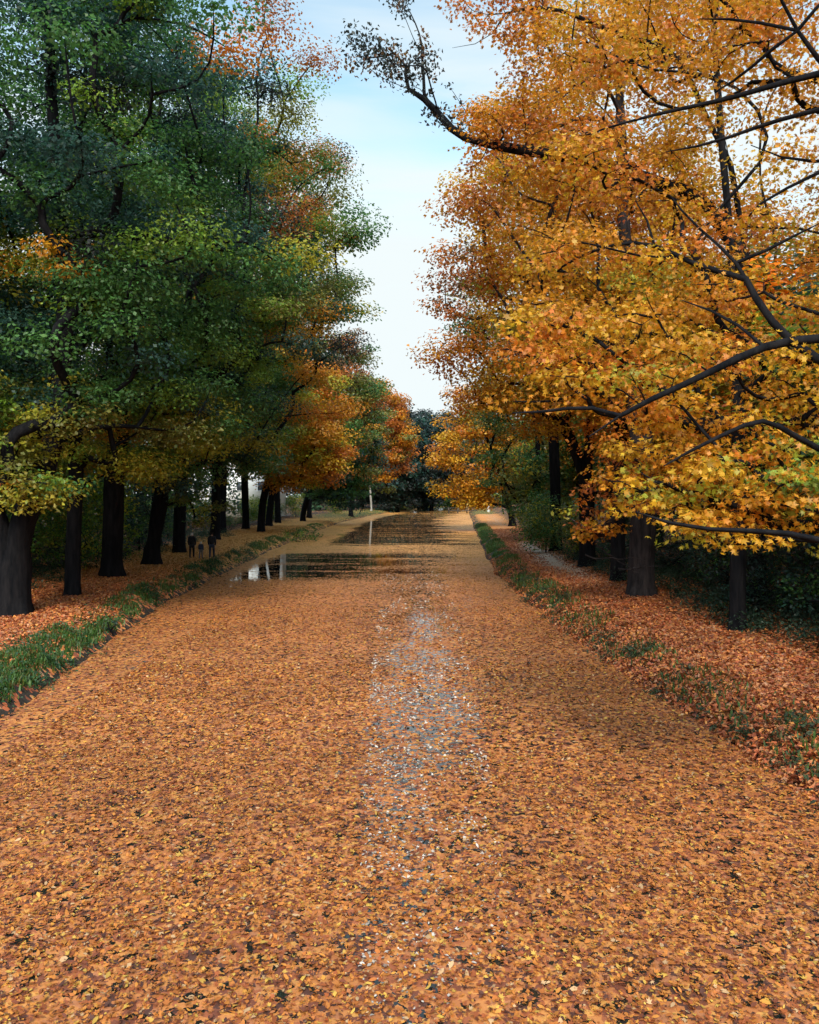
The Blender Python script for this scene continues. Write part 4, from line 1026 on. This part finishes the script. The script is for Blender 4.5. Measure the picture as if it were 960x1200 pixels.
# ------------------------------------------------------------------ sky and light
SUN_EL, SUN_AZ = 40.0, 181.0   # azimuth clockwise from +Y; the sun stands behind the bridge
w = bpy.data.worlds.new('World'); scene.world = w; w.use_nodes = True
nt = w.node_tree; N = nt.nodes; L = nt.links; N.clear()
sky = N.new('ShaderNodeTexSky'); sky.sky_type = 'NISHITA'; sky.sun_disc = False
sky.sun_elevation = R(SUN_EL); sky.sun_rotation = R(SUN_AZ); sky.air_density = 1.2; sky.dust_density = 1.0
tc = N.new('ShaderNodeTexCoord'); sx = N.new('ShaderNodeSeparateXYZ'); L.new(tc.outputs['Generated'], sx.inputs[0])
mp = N.new('ShaderNodeMapping'); mp.inputs['Scale'].default_value = (1.4, 1.2, 11.0); mp.inputs['Location'].default_value = (.3, .1, .4); L.new(tc.outputs['Generated'], mp.inputs[0])
cn = N.new('ShaderNodeTexNoise'); cn.inputs['Scale'].default_value = 1.5; cn.inputs['Detail'].default_value = 6; cn.inputs['Roughness'].default_value = .5; cn.inputs['Distortion'].default_value = .4
L.new(mp.outputs[0], cn.inputs['Vector'])
low = N.new('ShaderNodeMapRange'); low.interpolation_type = 'SMOOTHSTEP'
low.inputs[1].default_value = .16; low.inputs[2].default_value = .55; low.inputs[3].default_value = .50; low.inputs[4].default_value = -.06
L.new(sx.outputs[2], low.inputs[0])
add = N.new('ShaderNodeMath'); add.operation = 'ADD'; L.new(low.outputs[0], add.inputs[0]); L.new(cn.outputs[0], add.inputs[1])
mk = N.new('ShaderNodeMapRange'); mk.interpolation_type = 'SMOOTHSTEP'; mk.inputs[1].default_value = .35; mk.inputs[2].default_value = .85; L.new(add.outputs[0], mk.inputs[0])
sc_ = N.new('ShaderNodeMix'); sc_.data_type = 'RGBA'; sc_.blend_type = 'MULTIPLY'; sc_.inputs[0].default_value = 1; sc_.inputs[7].default_value = (1.05, 1.12, .95, 1)
L.new(sky.outputs[0], sc_.inputs[6])
mx = N.new('ShaderNodeMix'); mx.data_type = 'RGBA'; L.new(mk.outputs[0], mx.inputs[0]); L.new(sc_.outputs[2], mx.inputs[6]); mx.inputs[7].default_value = (3.15, 3.45, 3.5, 1)
bg = N.new('ShaderNodeBackground'); bg.inputs['Strength'].default_value = .14; zb = N.new('ShaderNodeMapRange'); zb.interpolation_type = 'SMOOTHSTEP'   # an overcast sky is brightest overhead
zb.inputs[1].default_value = .50; zb.inputs[2].default_value = .85; zb.inputs[3].default_value = 1; zb.inputs[4].default_value = 2.7; L.new(sx.outputs[2], zb.inputs[0])
vm = N.new('ShaderNodeVectorMath'); vm.operation = 'SCALE'; L.new(mx.outputs[2], vm.inputs[0]); L.new(zb.outputs[0], vm.inputs['Scale'])
L.new(vm.outputs[0], bg.inputs[0])
ow = N.new('ShaderNodeOutputWorld'); L.new(bg.outputs[0], ow.inputs[0])

sd = bpy.data.lights.new('sun', 'SUN'); sd.energy = 2.0; sd.angle = R(11); sd.color = (1, .91, .76)
so = bpy.data.objects.new('sun', sd); link(so)
az = R(SUN_AZ); dirv = Vector((math.sin(az) * math.cos(R(SUN_EL)), math.cos(az) * math.cos(R(SUN_EL)), math.sin(R(SUN_EL))))
so.rotation_euler = dirv.to_track_quat('Z', 'Y').to_euler(); so.location = (0, 0, 60)

cam = bpy.data.cameras.new('camera'); co = bpy.data.objects.new('camera', cam); link(co)
cam.sensor_fit = 'HORIZONTAL'; cam.sensor_width = 36; cam.lens = 36 * F / 960; cam.shift_y = -(600 - HZ) / 960
co.location = (0, 0, CAMZ); co.rotation_euler = (R(90), 0, 0); cam.clip_end = 3000; cam.clip_start = .1
scene.camera = co
scene.render.resolution_x = 819; scene.render.resolution_y = 1024
vs = scene.view_settings; vs.view_transform = 'Standard'; vs.look = 'None'; vs.exposure = 1.02; vs.gamma = 1
scene.render.engine = 'CYCLES'
cy = scene.cycles; cy.max_bounces = 5; cy.diffuse_bounces = 3; cy.glossy_bounces = 2; cy.transmission_bounces = 2; cy.transparent_max_bounces = 4
cy.use_adaptive_sampling = True; cy.adaptive_threshold = .025
cy.use_denoising = True; cy.caustics_reflective = False; cy.caustics_refractive = False
try: cy.denoiser = 'OPENIMAGEDENOISE'
except Exception: pass
